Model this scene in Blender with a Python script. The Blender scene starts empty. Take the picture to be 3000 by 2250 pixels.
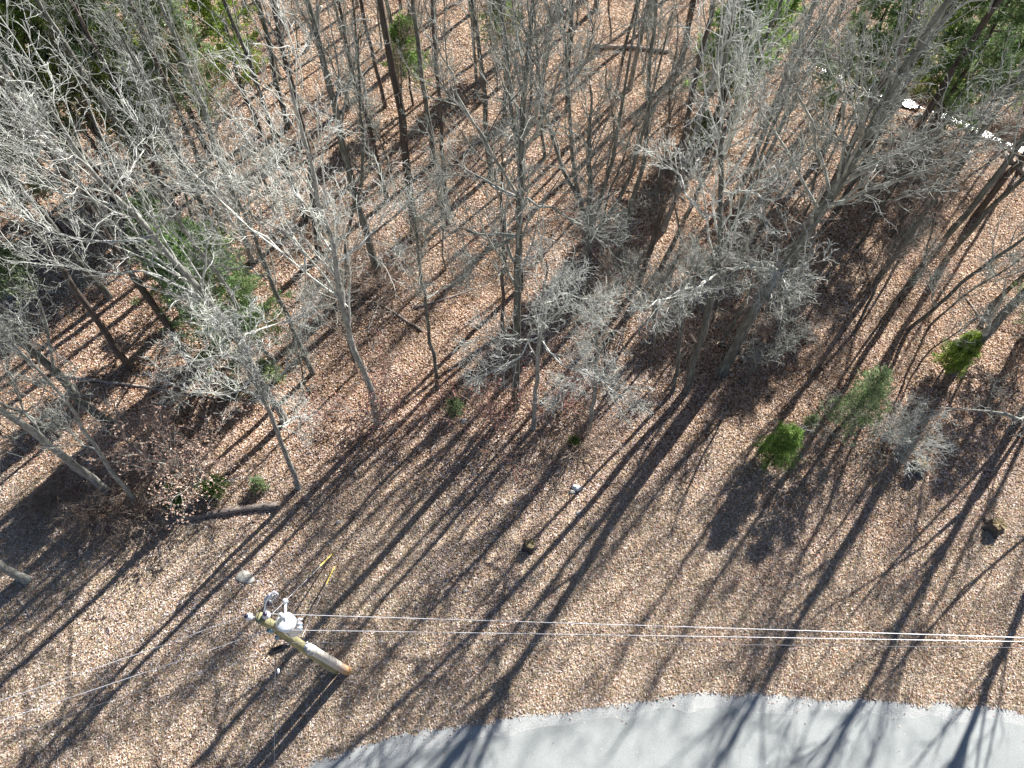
import bpy, math, random
import numpy as np
from mathutils import Vector

# ------------------------------------------------------------------ camera, sky, sun
S = bpy.context.scene
COL = S.collection
CAM_H = 27.0; FPX = 2080.0; TILT = math.radians(30)
cd = bpy.data.cameras.new('camera'); cam = bpy.data.objects.new('camera', cd); COL.objects.link(cam)
cd.sensor_width = 36.0; cd.lens = FPX / 3000.0 * 36.0
cd.clip_start = 0.1; cd.clip_end = 2000
cam.location = (0, 0, CAM_H); cam.rotation_euler = (TILT, 0, 0)
S.camera = cam
SUN_E = math.radians(33.5); SUN_A = math.radians(38.5)
w = bpy.data.worlds.new('World'); S.world = w; w.use_nodes = True
nt = w.node_tree; bg = nt.nodes['Background']
sky = nt.nodes.new('ShaderNodeTexSky'); sky.sky_type = 'NISHITA'; sky.sun_disc = False
sky.air_density = 0.6; sky.dust_density = 0.3; sky.sun_elevation = SUN_E; sky.sun_rotation = SUN_A
nt.links.new(sky.outputs[0], bg.inputs[0]); bg.inputs[1].default_value = 0.05
sd = bpy.data.lights.new('sun', 'SUN'); sun = bpy.data.objects.new('sun', sd); COL.objects.link(sun)
sd.energy = 5.0; sd.angle = math.radians(0.55); sd.color = (1.0, 0.965, 0.92)
sv = Vector((math.sin(SUN_A) * math.cos(SUN_E), math.cos(SUN_A) * math.cos(SUN_E), math.sin(SUN_E)))
sun.rotation_euler = sv.to_track_quat('Z', 'Y').to_euler()
sun.location = (30, 40, 60)
S.view_settings.view_transform = 'Standard'; S.view_settings.look = 'None'
S.view_settings.gamma = 1.0; S.view_settings.exposure = 1.38
S.render.resolution_x = 1024; S.render.resolution_y = 768

# ------------------------------------------------------------------ survey helpers (photo pixel -> world)
_R = np.array([1., 0, 0]); _F = np.array([0, math.sin(TILT), -math.cos(TILT)]); _U = np.array([0, math.cos(TILT), math.sin(TILT)])
_C = np.array([0, 0, CAM_H])
def ray(x, y):
    d = _R * (x - 1500) + _U * (1125 - y) + _F * FPX
    return d / np.linalg.norm(d)
def at(x, y, z=0.0):
    d = ray(x, y); return _C + d * ((z - CAM_H) / d[2])
def above(base, x, y):
    d = ray(x, y); h2 = d[0] ** 2 + d[1] ** 2
    t = (d[0] * base[0] + d[1] * base[1]) / h2
    return _C + d * t

# ------------------------------------------------------------------ noise
_rn = np.random.RandomState(5); _tab = _rn.rand(256, 256)
def vnoise(x, y, s):
    x = np.asarray(x, float) / s + 700.3; y = np.asarray(y, float) / s + 911.7
    xi = np.floor(x).astype(int); yi = np.floor(y).astype(int)
    fx = x - xi; fy = y - yi; fx = fx * fx * (3 - 2 * fx); fy = fy * fy * (3 - 2 * fy)
    g = lambda a, b: _tab[a % 256, b % 256]
    return (g(xi, yi) * (1 - fx) + g(xi + 1, yi) * fx) * (1 - fy) + (g(xi, yi + 1) * (1 - fx) + g(xi + 1, yi + 1) * fx) * fy
CREEK = np.array([at(*p)[:2] for p in [(2380, 170), (2500, 215), (2600, 262), (2720, 300), (2830, 340), (2920, 385), (3020, 425), (3140, 470), (3300, 520)]])
def dseg(x, y, pts):
    x = np.asarray(x, float); y = np.asarray(y, float); best = np.full(x.shape, 1e9)
    for a, b in zip(pts[:-1], pts[1:]):
        ab = b - a; t = np.clip(((x - a[0]) * ab[0] + (y - a[1]) * ab[1]) / (ab @ ab), 0, 1)
        best = np.minimum(best, np.hypot(x - a[0] - t * ab[0], y - a[1] - t * ab[1]))
    return best
def zg(x, y):
    m = np.clip((np.asarray(y, float) - 7.5) / 6.0, 0, 1)
    z = m * (0.22 * (vnoise(x, y, 5.0) - 0.5) + 0.08 * (vnoise(x, y, 1.3) - 0.5))
    d = dseg(x, y, CREEK)
    return z - 0.55 * np.clip(1 - (d - 0.55) / 0.8, 0, 1)

# ------------------------------------------------------------------ mesh helpers
def np_mesh(name, V, Fq, mats, smooth=True, tri=None, color=None, matidx=None):
    V = np.ascontiguousarray(V, np.float32).reshape(-1, 3)
    Fq = np.asarray(Fq, np.int32).reshape(-1, 4)
    nt_ = 0 if tri is None else len(tri)
    me = bpy.data.meshes.new(name)
    me.vertices.add(len(V)); me.vertices.foreach_set('co', V.ravel())
    loops = Fq.ravel() if not nt_ else np.concatenate([Fq.ravel(), np.asarray(tri, np.int32).ravel()])
    me.loops.add(len(loops)); me.loops.foreach_set('vertex_index', loops.astype(np.int32))
    n = len(Fq) + nt_
    st = np.arange(len(Fq)) * 4
    if nt_: st = np.concatenate([st, len(Fq) * 4 + np.arange(nt_) * 3])
    me.polygons.add(n); me.polygons.foreach_set('loop_start', st.astype(np.int32))
    me.update(calc_edges=True)
    me.polygons.foreach_set('use_smooth', np.full(n, smooth))
    if matidx is not None: me.polygons.foreach_set('material_index', np.asarray(matidx, np.int32))
    for m in (mats if isinstance(mats, (list, tuple)) else [mats]): me.materials.append(m)
    if color is not None:
        a = me.color_attributes.new('tint', 'FLOAT_COLOR', 'POINT')
        c = np.ones((len(V), 4), np.float32); c[:, :3] = color
        a.data.foreach_set('color', c.ravel())
    me.update()
    return me
def link(name, me, parent=None, loc=None):
    o = bpy.data.objects.new(name, me); COL.objects.link(o)
    if parent is not None: o.parent = parent
    if loc is not None: o.location = loc
    return o
def tag(o, label=None, cat=None, group=None, kind=None):
    if label: o['label'] = label
    if cat: o['category'] = cat
    if group: o['group'] = group
    if kind: o['kind'] = kind
    return o
def empty(name, loc, label, cat, group=None):
    o = bpy.data.objects.new(name, None); COL.objects.link(o); o.location = loc; o.empty_display_size = 0.3
    return tag(o, label, cat, group)

class Geo:
    def __init__(s): s.V = []; s.F = []; s.T = []; s.n = 0; s.C = []
    def add(s, V, F, T=None, C=None):
        V = np.asarray(V, float).reshape(-1, 3)
        s.V.append(V)
        if len(F): s.F.append(np.asarray(F, int).reshape(-1, 4) + s.n)
        if T is not None and len(T): s.T.append(np.asarray(T, int).reshape(-1, 3) + s.n)
        if C is not None: s.C.append(C)
        s.n += len(V)
    def tubes(s, P, Rd, sides, cap=False, lump=0.0, rng=None):
        P = np.asarray(P, float); Rd = np.asarray(Rd, float)
        if P.ndim == 2: P = P[None]; Rd = Rd[None]
        N, K, _ = P.shape
        T = np.gradient(P, axis=1); T /= np.linalg.norm(T, axis=2, keepdims=True) + 1e-9
        mt = T.mean(1); ref = np.where(np.abs(mt[:, 2:3]) > 0.75, [[1., 0.05, 0]], [[0.03, 0, 1.]])
        u = np.cross(T, ref[:, None, :]); u /= np.linalg.norm(u, axis=2, keepdims=True) + 1e-9
        v = np.cross(T, u)
        a = np.arange(sides) * 2 * math.pi / sides
        rr = Rd[:, :, None] * np.ones(sides)
        if lump: rr = rr * (1 + lump * (rng.rand(N, K, sides) - 0.5))
        V = P[:, :, None, :] + rr[..., None] * (np.cos(a)[None, None, :, None] * u[:, :, None, :] + np.sin(a)[None, None, :, None] * v[:, :, None, :])
        idx = np.arange(N * K * sides).reshape(N, K, sides)
        q = np.stack([idx[:, :-1], np.roll(idx, -1, 2)[:, :-1], np.roll(idx, -1, 2)[:, 1:], idx[:, 1:]], -1)
        T_ = None; VV = V.reshape(-1, 3)
        if cap:
            base = len(VV); ex = []; tr = []
            for i in range(N):
                for k, c in ((0, 0), (K - 1, 1)):
                    ex.append(P[i, k]); ci = base + len(ex) - 1
                    ring = idx[i, k]
                    for j in range(sides):
                        p, qn = ring[j], ring[(j + 1) % sides]
                        tr.append((ci, qn, p) if c == 0 else (ci, p, qn))
            VV = np.concatenate([VV, np.array(ex)]); T_ = tr
        s.add(VV, q.reshape(-1, 4), T_)
    def box(s, c, size, rz=0.0, up=None):
        x, y, z = [k / 2 for k in size]
        V = np.array([[i * x, j * y, k * z] for k in (-1, 1) for i, j in ((-1, -1), (1, -1), (1, 1), (-1, 1))], float)
        if up is not None:
            q = Vector(up).to_track_quat('Z', 'Y'); V = np.array([q @ Vector(p) for p in V])
        cz, sz = math.cos(rz), math.sin(rz)
        V = np.stack([V[:, 0] * cz - V[:, 1] * sz, V[:, 0] * sz + V[:, 1] * cz, V[:, 2]], 1) + np.array(c)
        s.add(V, [(0, 3, 2, 1), (4, 5, 6, 7), (0, 1, 5, 4), (1, 2, 6, 5), (2, 3, 7, 6), (3, 0, 4, 7)])
    def mesh(s, name, mats, smooth=True):
        return np_mesh(name, np.concatenate(s.V), np.concatenate(s.F) if s.F else np.zeros((0, 4)), mats, smooth,
                       np.concatenate(s.T) if s.T else None, np.concatenate(s.C) if s.C else None)
def lathe(g, c, prof, sides=20, axis=(0, 0, 1)):
    ax = np.array(axis, float); ax /= np.linalg.norm(ax)
    P = np.array([np.array(c) + ax * h for r, h in prof]); Rr = np.array([max(r, 1e-4) for r, h in prof])
    u = np.cross(ax, [0.03, 0.9, 0.1] if abs(ax[2]) > .5 else [0, 0, 1]); u /= np.linalg.norm(u); v = np.cross(ax, u)
    a = np.arange(sides) * 2 * math.pi / sides
    V = P[:, None, :] + Rr[:, None, None] * (np.cos(a)[None, :, None] * u + np.sin(a)[None, :, None] * v)
    K = len(prof); idx = np.arange(K * sides).reshape(K, sides)
    q = np.stack([idx[:-1], np.roll(idx, -1, 1)[:-1], np.roll(idx, -1, 1)[1:], idx[1:]], -1)
    g.add(V.reshape(-1, 3), q.reshape(-1, 4))

# ------------------------------------------------------------------ materials
def mat(name):
    m = bpy.data.materials.new(name); m.use_nodes = True
    n = m.node_tree.nodes; l = m.node_tree.links
    return m, n, l, n['Principled BSDF']
def ramp(n, stops):
    r = n.new('ShaderNodeValToRGB'); e = r.color_ramp.elements
    while len(e) < len(stops): e.new(0.5)
    for k, (p, c) in enumerate(stops): e[k].position = p; e[k].color = (*c, 1)
    return r
def noise(n, l, scale, detail=4, rough=0.6, vec=None):
    t = n.new('ShaderNodeTexNoise'); t.inputs['Scale'].default_value = scale; t.inputs['Detail'].default_value = detail
    t.inputs['Roughness'].default_value = rough
    if vec is not None: l.new(vec, t.inputs['Vector'])
    return t
def coords(n, l, scale=(1, 1, 1)):
    g = n.new('ShaderNodeTexCoord'); m = n.new('ShaderNodeMapping'); m.inputs['Scale'].default_value = scale
    l.new(g.outputs['Object'], m.inputs[0]); return m.outputs[0]
def simple(name, stops, scale, rough=0.85, stretch=(1, 1, 1), bump=0.3, bscale=None, metal=0.0, rnd=0.0, spec=0.3):
    m, n, l, b = mat(name); v = coords(n, l, stretch)
    t = noise(n, l, scale, 5, 0.65, v); r = ramp(n, stops); l.new(t.outputs[0], r.inputs[0])
    out = r.outputs[0]
    if rnd:
        oi = n.new('ShaderNodeObjectInfo'); h = n.new('ShaderNodeHueSaturation'); mr = n.new('ShaderNodeMapRange')
        mr.inputs[3].default_value = 1 - rnd; mr.inputs[4].default_value = 1 + rnd
        l.new(oi.outputs['Random'], mr.inputs[0]); l.new(mr.outputs[0], h.inputs['Value']); l.new(out, h.inputs['Color']); out = h.outputs[0]
    l.new(out, b.inputs['Base Color']); b.inputs['Roughness'].default_value = rough; b.inputs['Metallic'].default_value = metal
    b.inputs['Specular IOR Level'].default_value = spec
    if bump:
        t2 = noise(n, l, bscale or scale * 3, 4, 0.7, v); bp = n.new('ShaderNodeBump'); bp.inputs['Strength'].default_value = bump
        bp.inputs['Distance'].default_value = 0.03
        l.new(t2.outputs[0], bp.inputs['Height']); l.new(bp.outputs[0], b.inputs['Normal'])
    return m
M = {}
M['bark_grey'] = simple('bark_grey', [(0.3, (0.06, 0.06, 0.05)), (0.5, (0.14, 0.14, 0.12)), (0.72, (0.30, 0.305, 0.27))], 3.0, stretch=(3, 3, .6), bump=.8, rnd=.25)
M['bark_pale'] = simple('bark_pale', [(0.3, (0.13, 0.13, 0.115)), (0.5, (0.27, 0.27, 0.24)), (0.72, (0.50, 0.50, 0.46))], 3.5, stretch=(3, 3, .8), bump=.7, rnd=.15)
M['bark_brown'] = simple('bark_brown', [(0.3, (0.05, 0.041, 0.035)), (0.5, (0.105, 0.086, 0.073)), (0.72, (0.20, 0.17, 0.145))], 3.0, stretch=(3, 3, .5), bump=.9, rnd=.2)
M['twig'] = simple('twig', [(0.3, (0.16, 0.165, 0.145)), (0.5, (0.31, 0.32, 0.285)), (0.7, (0.52, 0.535, 0.49))], 2.5, bump=0, rnd=.18)
M['twig_pale'] = simple('twig_pale', [(0.3, (0.28, 0.285, 0.25)), (0.5, (0.50, 0.51, 0.46)), (0.7, (0.74, 0.75, 0.71))], 2.5, bump=0, rnd=.1)
M['twig_brown'] = simple('twig_brown', [(0.3, (0.16, 0.11, 0.085)), (0.5, (0.34, 0.26, 0.20)), (0.7, (0.52, 0.45, 0.38))], 2.5, bump=0, rnd=.2)
M['dead_wood'] = simple('dead_wood', [(0.3, (0.18, 0.14, 0.11)), (0.5, (0.38, 0.32, 0.27)), (0.72, (0.62, 0.58, 0.52))], 4, stretch=(4, 4, 4), bump=.7)
M['log_grey'] = simple('log_grey', [(0.3, (0.08, 0.065, 0.055)), (0.5, (0.22, 0.18, 0.155)), (0.72, (0.42, 0.37, 0.33))], 5, stretch=(1, 5, 5), bump=.8)
M['cut_wood'] = simple('cut_wood', [(0.3, (0.16, 0.12, 0.06)), (0.7, (0.36, 0.29, 0.17))], 9, bump=.3)
M['pole_green'] = simple('pole_green', [(0.3, (0.22, 0.20, 0.10)), (0.6, (0.36, 0.34, 0.19)), (0.8, (0.48, 0.44, 0.28))], 4, stretch=(9, 9, .5), bump=.4)
M['galv'] = simple('galvanised_steel', [(0.3, (0.45, 0.48, 0.52)), (0.7, (0.68, 0.71, 0.75))], 9, rough=.45, bump=.05, metal=.6)
M['can'] = simple('transformer_paint', [(0.3, (0.70, 0.74, 0.78)), (0.7, (0.82, 0.85, 0.88))], 6, rough=.35, bump=.03, spec=.5)
M['can_blue'] = simple('blue_grey_paint', [(0.3, (0.16, 0.30, 0.38)), (0.7, (0.24, 0.40, 0.50))], 6, rough=.4, bump=.03)
M['porcelain'] = simple('grey_porcelain', [(0.3, (0.62, 0.66, 0.72)), (0.7, (0.74, 0.77, 0.82))], 5, rough=.2, bump=0, spec=.5)
M['dark_ins'] = simple('dark_glaze', [(0.3, (0.02, 0.015, 0.04)), (0.7, (0.05, 0.04, 0.09))], 5, rough=.2, bump=0, spec=.5)
M['wire'] = simple('aluminium_wire', [(0.3, (0.62, 0.62, 0.64)), (0.7, (0.75, 0.75, 0.77))], 3, rough=.35, bump=0, metal=.2)
M['cable'] = simple('dark_cable', [(0.3, (0.10, 0.10, 0.11)), (0.7, (0.22, 0.22, 0.24))], 3, rough=.5, bump=0)
M['black'] = simple('black_plastic', [(0.3, (0.008, 0.009, 0.012)), (0.7, (0.02, 0.021, 0.026))], 3, rough=.4, bump=0, spec=.5)
M['yellow'] = simple('yellow_plastic', [(0.3, (0.60, 0.46, 0.10)), (0.7, (0.74, 0.60, 0.20))], 3, rough=.5, bump=0)
M['stone'] = simple('stone', [(0.3, (0.20, 0.19, 0.17)), (0.5, (0.36, 0.35, 0.31)), (0.7, (0.55, 0.54, 0.49))], 4, bump=.6)
M['white_stone'] = simple('white_stone', [(0.3, (0.40, 0.41, 0.42)), (0.7, (0.72, 0.73, 0.74))], 5, bump=.5)
# old stub pole: grey, orange at the foot
m, n, l, b = mat('old_pole'); v = coords(n, l, (9, 9, .7)); t = noise(n, l, 3, 5, .7, v)
r1 = ramp(n, [(0.3, (0.40, 0.37, 0.33)), (0.7, (0.66, 0.62, 0.56))]); r2 = ramp(n, [(0.3, (0.45, 0.24, 0.09)), (0.7, (0.68, 0.40, 0.17))])
l.new(t.outputs[0], r1.inputs[0]); l.new(t.outputs[0], r2.inputs[0])
tc = n.new('ShaderNodeTexCoord'); sp = n.new('ShaderNodeSeparateXYZ'); l.new(tc.outputs['Object'], sp.inputs[0])
mr = n.new('ShaderNodeMapRange'); mr.inputs[1].default_value = 2.2; mr.inputs[2].default_value = 0.2; l.new(sp.outputs[2], mr.inputs[0])
mx = n.new('ShaderNodeMixRGB'); l.new(mr.outputs[0], mx.inputs[0]); l.new(r1.outputs[0], mx.inputs[1]); l.new(r2.outputs[0], mx.inputs[2])
l.new(mx.outputs[0], b.inputs['Base Color']); b.inputs['Roughness'].default_value = .85; M['pole_old'] = m

def tinted(name, trans=0.0, rough=0.8, vscale=None):
    m, n, l, b = mat(name); a = n.new('ShaderNodeVertexColor'); a.layer_name = 'tint'
    l.new(a.outputs[0], b.inputs['Base Color']); b.inputs['Roughness'].default_value = rough; b.inputs['Specular IOR Level'].default_value = .25
    if trans:
        tr = n.new('ShaderNodeBsdfTranslucent'); l.new(a.outputs[0], tr.inputs[0]); mx = n.new('ShaderNodeMixShader'); mx.inputs[0].default_value = trans
        l.new(b.outputs[0], mx.inputs[1]); l.new(tr.outputs[0], mx.inputs[2]); l.new(mx.outputs[0], n['Material Output'].inputs[0])
    return m
M['leaf'] = tinted('leaf', .12, .6); M['needle'] = tinted('needle', .35, .6); M['blade'] = tinted('blade', .2, .7)

# forest floor under the leaves
m, n, l, b = mat('forest_floor'); v = coords(n, l)
vo = n.new('ShaderNodeTexVoronoi'); vo.inputs['Scale'].default_value = 13; l.new(v, vo.inputs['Vector'])
sp = n.new('ShaderNodeSeparateColor'); l.new(vo.outputs['Color'], sp.inputs[0])
r1 = ramp(n, [(0.0, (0.10, 0.055, 0.035)), (0.35, (0.25, 0.16, 0.10)), (0.7, (0.40, 0.29, 0.20)), (1.0, (0.62, 0.52, 0.42))]); l.new(sp.outputs[0], r1.inputs[0])
nz = noise(n, l, 22, 5, .8, v); r2 = ramp(n, [(0.3, (0.24, 0.17, 0.12)), (0.5, (0.50, 0.40, 0.29)), (0.7, (0.74, 0.64, 0.50))]); l.new(nz.outputs[0], r2.inputs[0])
sx = n.new('ShaderNodeSeparateXYZ'); l.new(v, sx.inputs[0])
mr = n.new('ShaderNodeMapRange'); mr.inputs[1].default_value = 15; mr.inputs[2].default_value = 4; l.new(sx.outputs[1], mr.inputs[0])
nb = noise(n, l, .45, 4, .6, v); ad = n.new('ShaderNodeMath'); ad.operation = 'ADD'; l.new(mr.outputs[0], ad.inputs[0]); l.new(nb.outputs[0], ad.inputs[1])
mr2 = n.new('ShaderNodeMapRange'); mr2.inputs[1].default_value = .55; mr2.inputs[2].default_value = 1.25; mr2.inputs[4].default_value = .85; l.new(ad.outputs[0], mr2.inputs[0])
mx = n.new('ShaderNodeMixRGB'); l.new(mr2.outputs[0], mx.inputs[0]); l.new(r1.outputs[0], mx.inputs[1]); l.new(r2.outputs[0], mx.inputs[2])
n3 = noise(n, l, .9, 3, .5, v); r3 = ramp(n, [(0.3, (.62, .60, .56)), (.7, (1.15, 1.12, 1.08))]); l.new(n3.outputs[0], r3.inputs[0])
mm = n.new('ShaderNodeMixRGB'); mm.blend_type = 'MULTIPLY'; mm.inputs[0].default_value = 1; l.new(mx.outputs[0], mm.inputs[1]); l.new(r3.outputs[0], mm.inputs[2])
l.new(mm.outputs[0], b.inputs['Base Color']); b.inputs['Roughness'].default_value = .9; b.inputs['Specular IOR Level'].default_value = .15
bp = n.new('ShaderNodeBump'); bp.inputs['Strength'].default_value = 1; bp.inputs['Distance'].default_value = .05; l.new(vo.outputs['Distance'], bp.inputs['Height']); l.new(bp.outputs[0], b.inputs['Normal'])
M['floor'] = m
# asphalt
m, n, l, b = mat('asphalt'); v = coords(n, l)
a1 = noise(n, l, 70, 3, .7, v); a2 = noise(n, l, .8, 4, .6, v)
r1 = ramp(n, [(.3, (.22, .235, .23)), (.7, (.42, .44, .43))]); l.new(a1.outputs[0], r1.inputs[0])
r2 = ramp(n, [(.3, (.82, .82, .82)), (.7, (1.05, 1.05, 1.05))]); l.new(a2.outputs[0], r2.inputs[0])
mm = n.new('ShaderNodeMixRGB'); mm.blend_type = 'MULTIPLY'; mm.inputs[0].default_value = 1; l.new(r1.outputs[0], mm.inputs[1]); l.new(r2.outputs[0], mm.inputs[2])
l.new(mm.outputs[0], b.inputs['Base Color']); b.inputs['Roughness'].default_value = .9
bp = n.new('ShaderNodeBump'); bp.inputs['Strength'].default_value = .6; bp.inputs['Distance'].default_value = .01; l.new(a1.outputs[0], bp.inputs['Height']); l.new(bp.outputs[0], b.inputs['Normal'])
M['asphalt'] = m
M['gravel'] = simple('gravel', [(.28, (.24, .245, .235)), (.5, (.40, .41, .40)), (.7, (.54, .55, .54))], 26, bump=.8, bscale=40)
# creek water
m, n, l, b = mat('creek_water'); v = coords(n, l)
b.inputs['Base Color'].default_value = (.035, .04, .03, 1); b.inputs['Roughness'].default_value = .12; b.inputs['Specular IOR Level'].default_value = .6
wn = noise(n, l, 5.5, 4, .65, v); bp = n.new('ShaderNodeBump'); bp.inputs['Strength'].default_value = .8; bp.inputs['Distance'].default_value = .05
l.new(wn.outputs[0], bp.inputs['Height']); l.new(bp.outputs[0], b.inputs['Normal']); M['water'] = m

# ------------------------------------------------------------------ setting: ground, creek, road
def grid(x0, x1, y0, y1, st):
    xs = np.arange(x0, x1 + st / 2, st); ys = np.arange(y0, y1 + st / 2, st)
    X, Y = np.meshgrid(xs, ys); idx = np.arange(X.size).reshape(X.shape)
    q = np.stack([idx[:-1, :-1], idx[:-1, 1:], idx[1:, 1:], idx[1:, :-1]], -1).reshape(-1, 4)
    return X, Y, q
X, Y, q = grid(-60, 60, -20, 80, .25)
Z = zg(X, Y); V = np.stack([X, Y, Z], -1).reshape(-1, 3)
g = Geo(); g.add(V, q)
# skirt to the horizon, joined to the sheet's rim
R0 = [(-60, -20), (60, -20), (60, 80), (-60, 80)]; R1 = [(-700, -700), (700, -700), (700, 700), (-700, 700)]
sk = [(x, y, -.18) for x, y in R0] + [(x, y, -.18) for x, y in R1]
g.add(sk, [(0, 4, 5, 1), (1, 5, 6, 2), (2, 6, 7, 3), (3, 7, 4, 0)])
tag(link('ground', g.mesh('ground', M['floor'])), 'forest floor covered with brown leaf litter and tan dry grass', None, kind='structure')

def ribbon(name, L, Rr, z, m, label, ncol=2):
    n_ = len(L); V = []
    for k in range(ncol):
        t = k / (ncol - 1); V.append(np.concatenate([L * (1 - t) + Rr * t, np.full((n_, 1), z)], 1))
    V = np.concatenate(V); q = [(k * n_ + i, (k + 1) * n_ + i, (k + 1) * n_ + i + 1, k * n_ + i + 1) for k in range(ncol - 1) for i in range(n_ - 1)]
    return tag(link(name, np_mesh(name, V, q, m, False)), label, None, kind='structure')
def resample(P, st):
    P = np.asarray(P, float); d = np.r_[0, np.cumsum(np.linalg.norm(np.diff(P, axis=0), axis=1))]
    t = np.linspace(0, d[-1], max(2, int(d[-1] / st) + 1)); return np.stack([np.interp(t, d, P[:, k]) for k in range(P.shape[1])], 1)
def smooth(P, it=3):
    P = P.copy()
    for _ in range(it): P[1:-1] = (P[:-2] + 2 * P[1:-1] + P[2:]) / 4
    return P
def normals2(P):
    T = np.gradient(P, axis=0); T /= np.linalg.norm(T, axis=1, keepdims=True); return np.stack([T[:, 1], -T[:, 0]], 1)
ck = smooth(resample(CREEK, .3), 10); nn = normals2(ck)
wv = (.02 + .55 * np.clip(vnoise(ck[:, 0], ck[:, 1], .8) - .25, 0, 1))[:, None]
ribbon('creek_water', ck - nn * wv, ck + nn * wv, -.42, M['water'], 'shallow creek glinting in the sun at top right')
edge_px = [(420, 2420), (650, 2330), (890, 2252), (1000, 2212), (1167, 2152), (1407, 2115), (1678, 2074), (2000, 2034), (2200, 2032), (2407, 2042), (2678, 2056), (2904, 2072), (3000, 2090), (3250, 2140), (3600, 2230)]
E = smooth(resample(np.array([at(*p)[:2] for p in edge_px]), .06), 30)
nE = normals2(E)
if nE[len(nE) // 2][1] > 0: nE = -nE
jag = .16 * (vnoise(E[:, 0], E[:, 1], .35) - .5) + .22 * (vnoise(E[:, 0], E[:, 1] + 40, .9) - .5) + .1 * (vnoise(E[:, 0] + 9, E[:, 1], .12) - .5)
jag = jag * np.where(E[:, 0] < 0, 1.3, .7)
Eo = E - nE * jag[:, None]
Ei = E + nE * (.5 + .35 * np.clip(-E[:, 0] / 8, 0, 1))[:, None]
Ei = Ei + nE * (.3 * (vnoise(E[:, 0], E[:, 1], .7) - .5))[:, None]
ribbon('gravel_shoulder', Eo, Ei + nE * .25, .010, M['gravel'], 'pale gravel shoulder along the road edge', 3)
ribbon('road', Ei, E + nE * 7.2, .020, M['asphalt'], 'pale grey asphalt road curving past the wood at bottom right', 3)

# ------------------------------------------------------------------ leaf litter and grass (nobody could count them)
rng = np.random.RandomState(11)
def road_d(x, y):  # signed: positive outside the road
    s = slice(None, None, 12); P = Eo[s]; N_ = nE[s]
    out = np.empty(len(x))
    for i in range(0, len(x), 40000):
        dx = x[i:i + 40000, None] - P[None, :, 0]; dy = y[i:i + 40000, None] - P[None, :, 1]
        k = np.argmin(dx * dx + dy * dy, 1); r_ = np.arange(len(k))
        out[i:i + 40000] = -(dx[r_, k] * N_[k, 0] + dy[r_, k] * N_[k, 1])
    return out
def scatter(n_, dens):
    y = rng.uniform(-1.5, 50, n_ * 3); x = rng.uniform(-1, 1, n_ * 3) * (17.5 + y * .42 + 2)
    k = rng.rand(n_ * 3) < dens(x, y); x = x[k][:n_]; y = y[k][:n_]
    d = road_d(x, y); keep = (d > -.02 + .1 * rng.rand(len(x)) * 0) | ((rng.rand(len(x)) < (.55 * np.exp(np.minimum(d, 0) / .10) + .02 * np.exp(np.minimum(d, 0) / 1.2)))) & (dseg(x, y, CREEK) > 1.0)
    return x[keep], y[keep]
def cards(x, y, z, size, asp, tilt, pal, jit=.15, mat_=None, name='', stand=False):
    n_ = len(x); az = rng.uniform(0, 2 * math.pi, n_); tl = rng.randn(n_) * tilt
    s = size * rng.uniform(.6, 1.35, n_)
    d = np.stack([np.cos(az), np.sin(az), np.zeros(n_)], 1); s2 = rng.randn(n_) * tilt
    d[:, 2] = np.tan(np.clip(s2, -1.1, 1.1)); d /= np.linalg.norm(d, axis=1, keepdims=True)
    u = np.stack([-np.sin(az), np.cos(az), np.tan(np.clip(tl, -1.1, 1.1))], 1); u /= np.linalg.norm(u, axis=1, keepdims=True)
    c = np.stack([x, y, z], 1); L = s[:, None] * .5; W = L * asp
    V = np.stack([c - d * L, c + u * W, c + d * L, c - u * W], 1)
    V[:, 1, 2] += s * .12; V[:, 3, 2] += s * .12
    col = pal[rng.randint(0, len(pal), n_)] * (1 + jit * rng.randn(n_, 1)); col = np.clip(col, .01, .95)
    return V.reshape(-1, 3), np.arange(n_ * 4).reshape(-1, 4), np.repeat(col, 4, 0)
def gm(x, y): return np.clip((13.5 - y) / 8 + 1.1 * (vnoise(x, y, 4) - .5) + .7 * (vnoise(x, y, 1.1) - .5), 0, 1)
x, y = scatter(540000, lambda x, y: (1 - .72 * gm(x, y)) * (.55 + .6 * vnoise(x, y, 1.7)) * np.clip(1.25 - y / 62, .3, 1))
pal = np.array([(.72, .56, .45), (.78, .64, .53), (.60, .46, .35), (.66, .53, .42), (.50, .34, .22), (.38, .20, .10), (.42, .24, .13), (.26, .13, .08), (.74, .63, .52), (.55, .36, .22), (.30, .19, .14), (.52, .36, .30), (.62, .42, .24)]) * [1.06, 1.1, 1.24]
V, Fq, Cc = cards(x, y, zg(x, y) + .015 + .03 * rng.rand(len(x)), .08, .55, .45, pal)
lowf = (.74 + .34 * vnoise(x, y, 3.1) + .22 * vnoise(x + 50, y, .8))[:, None] * (1 + np.stack([.10, .0, -.10]) * (vnoise(x, y + 30, 5.5) - .5)[:, None] * 2)
Cc = np.clip(Cc * np.repeat(lowf, 4, 0), .01, .95)
tag(link('leaf_litter', np_mesh('leaf_litter', V, Fq, M['leaf'], False, None, Cc)), 'fallen brown and tan leaves covering the forest floor', 'leaves', kind='stuff')
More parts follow.
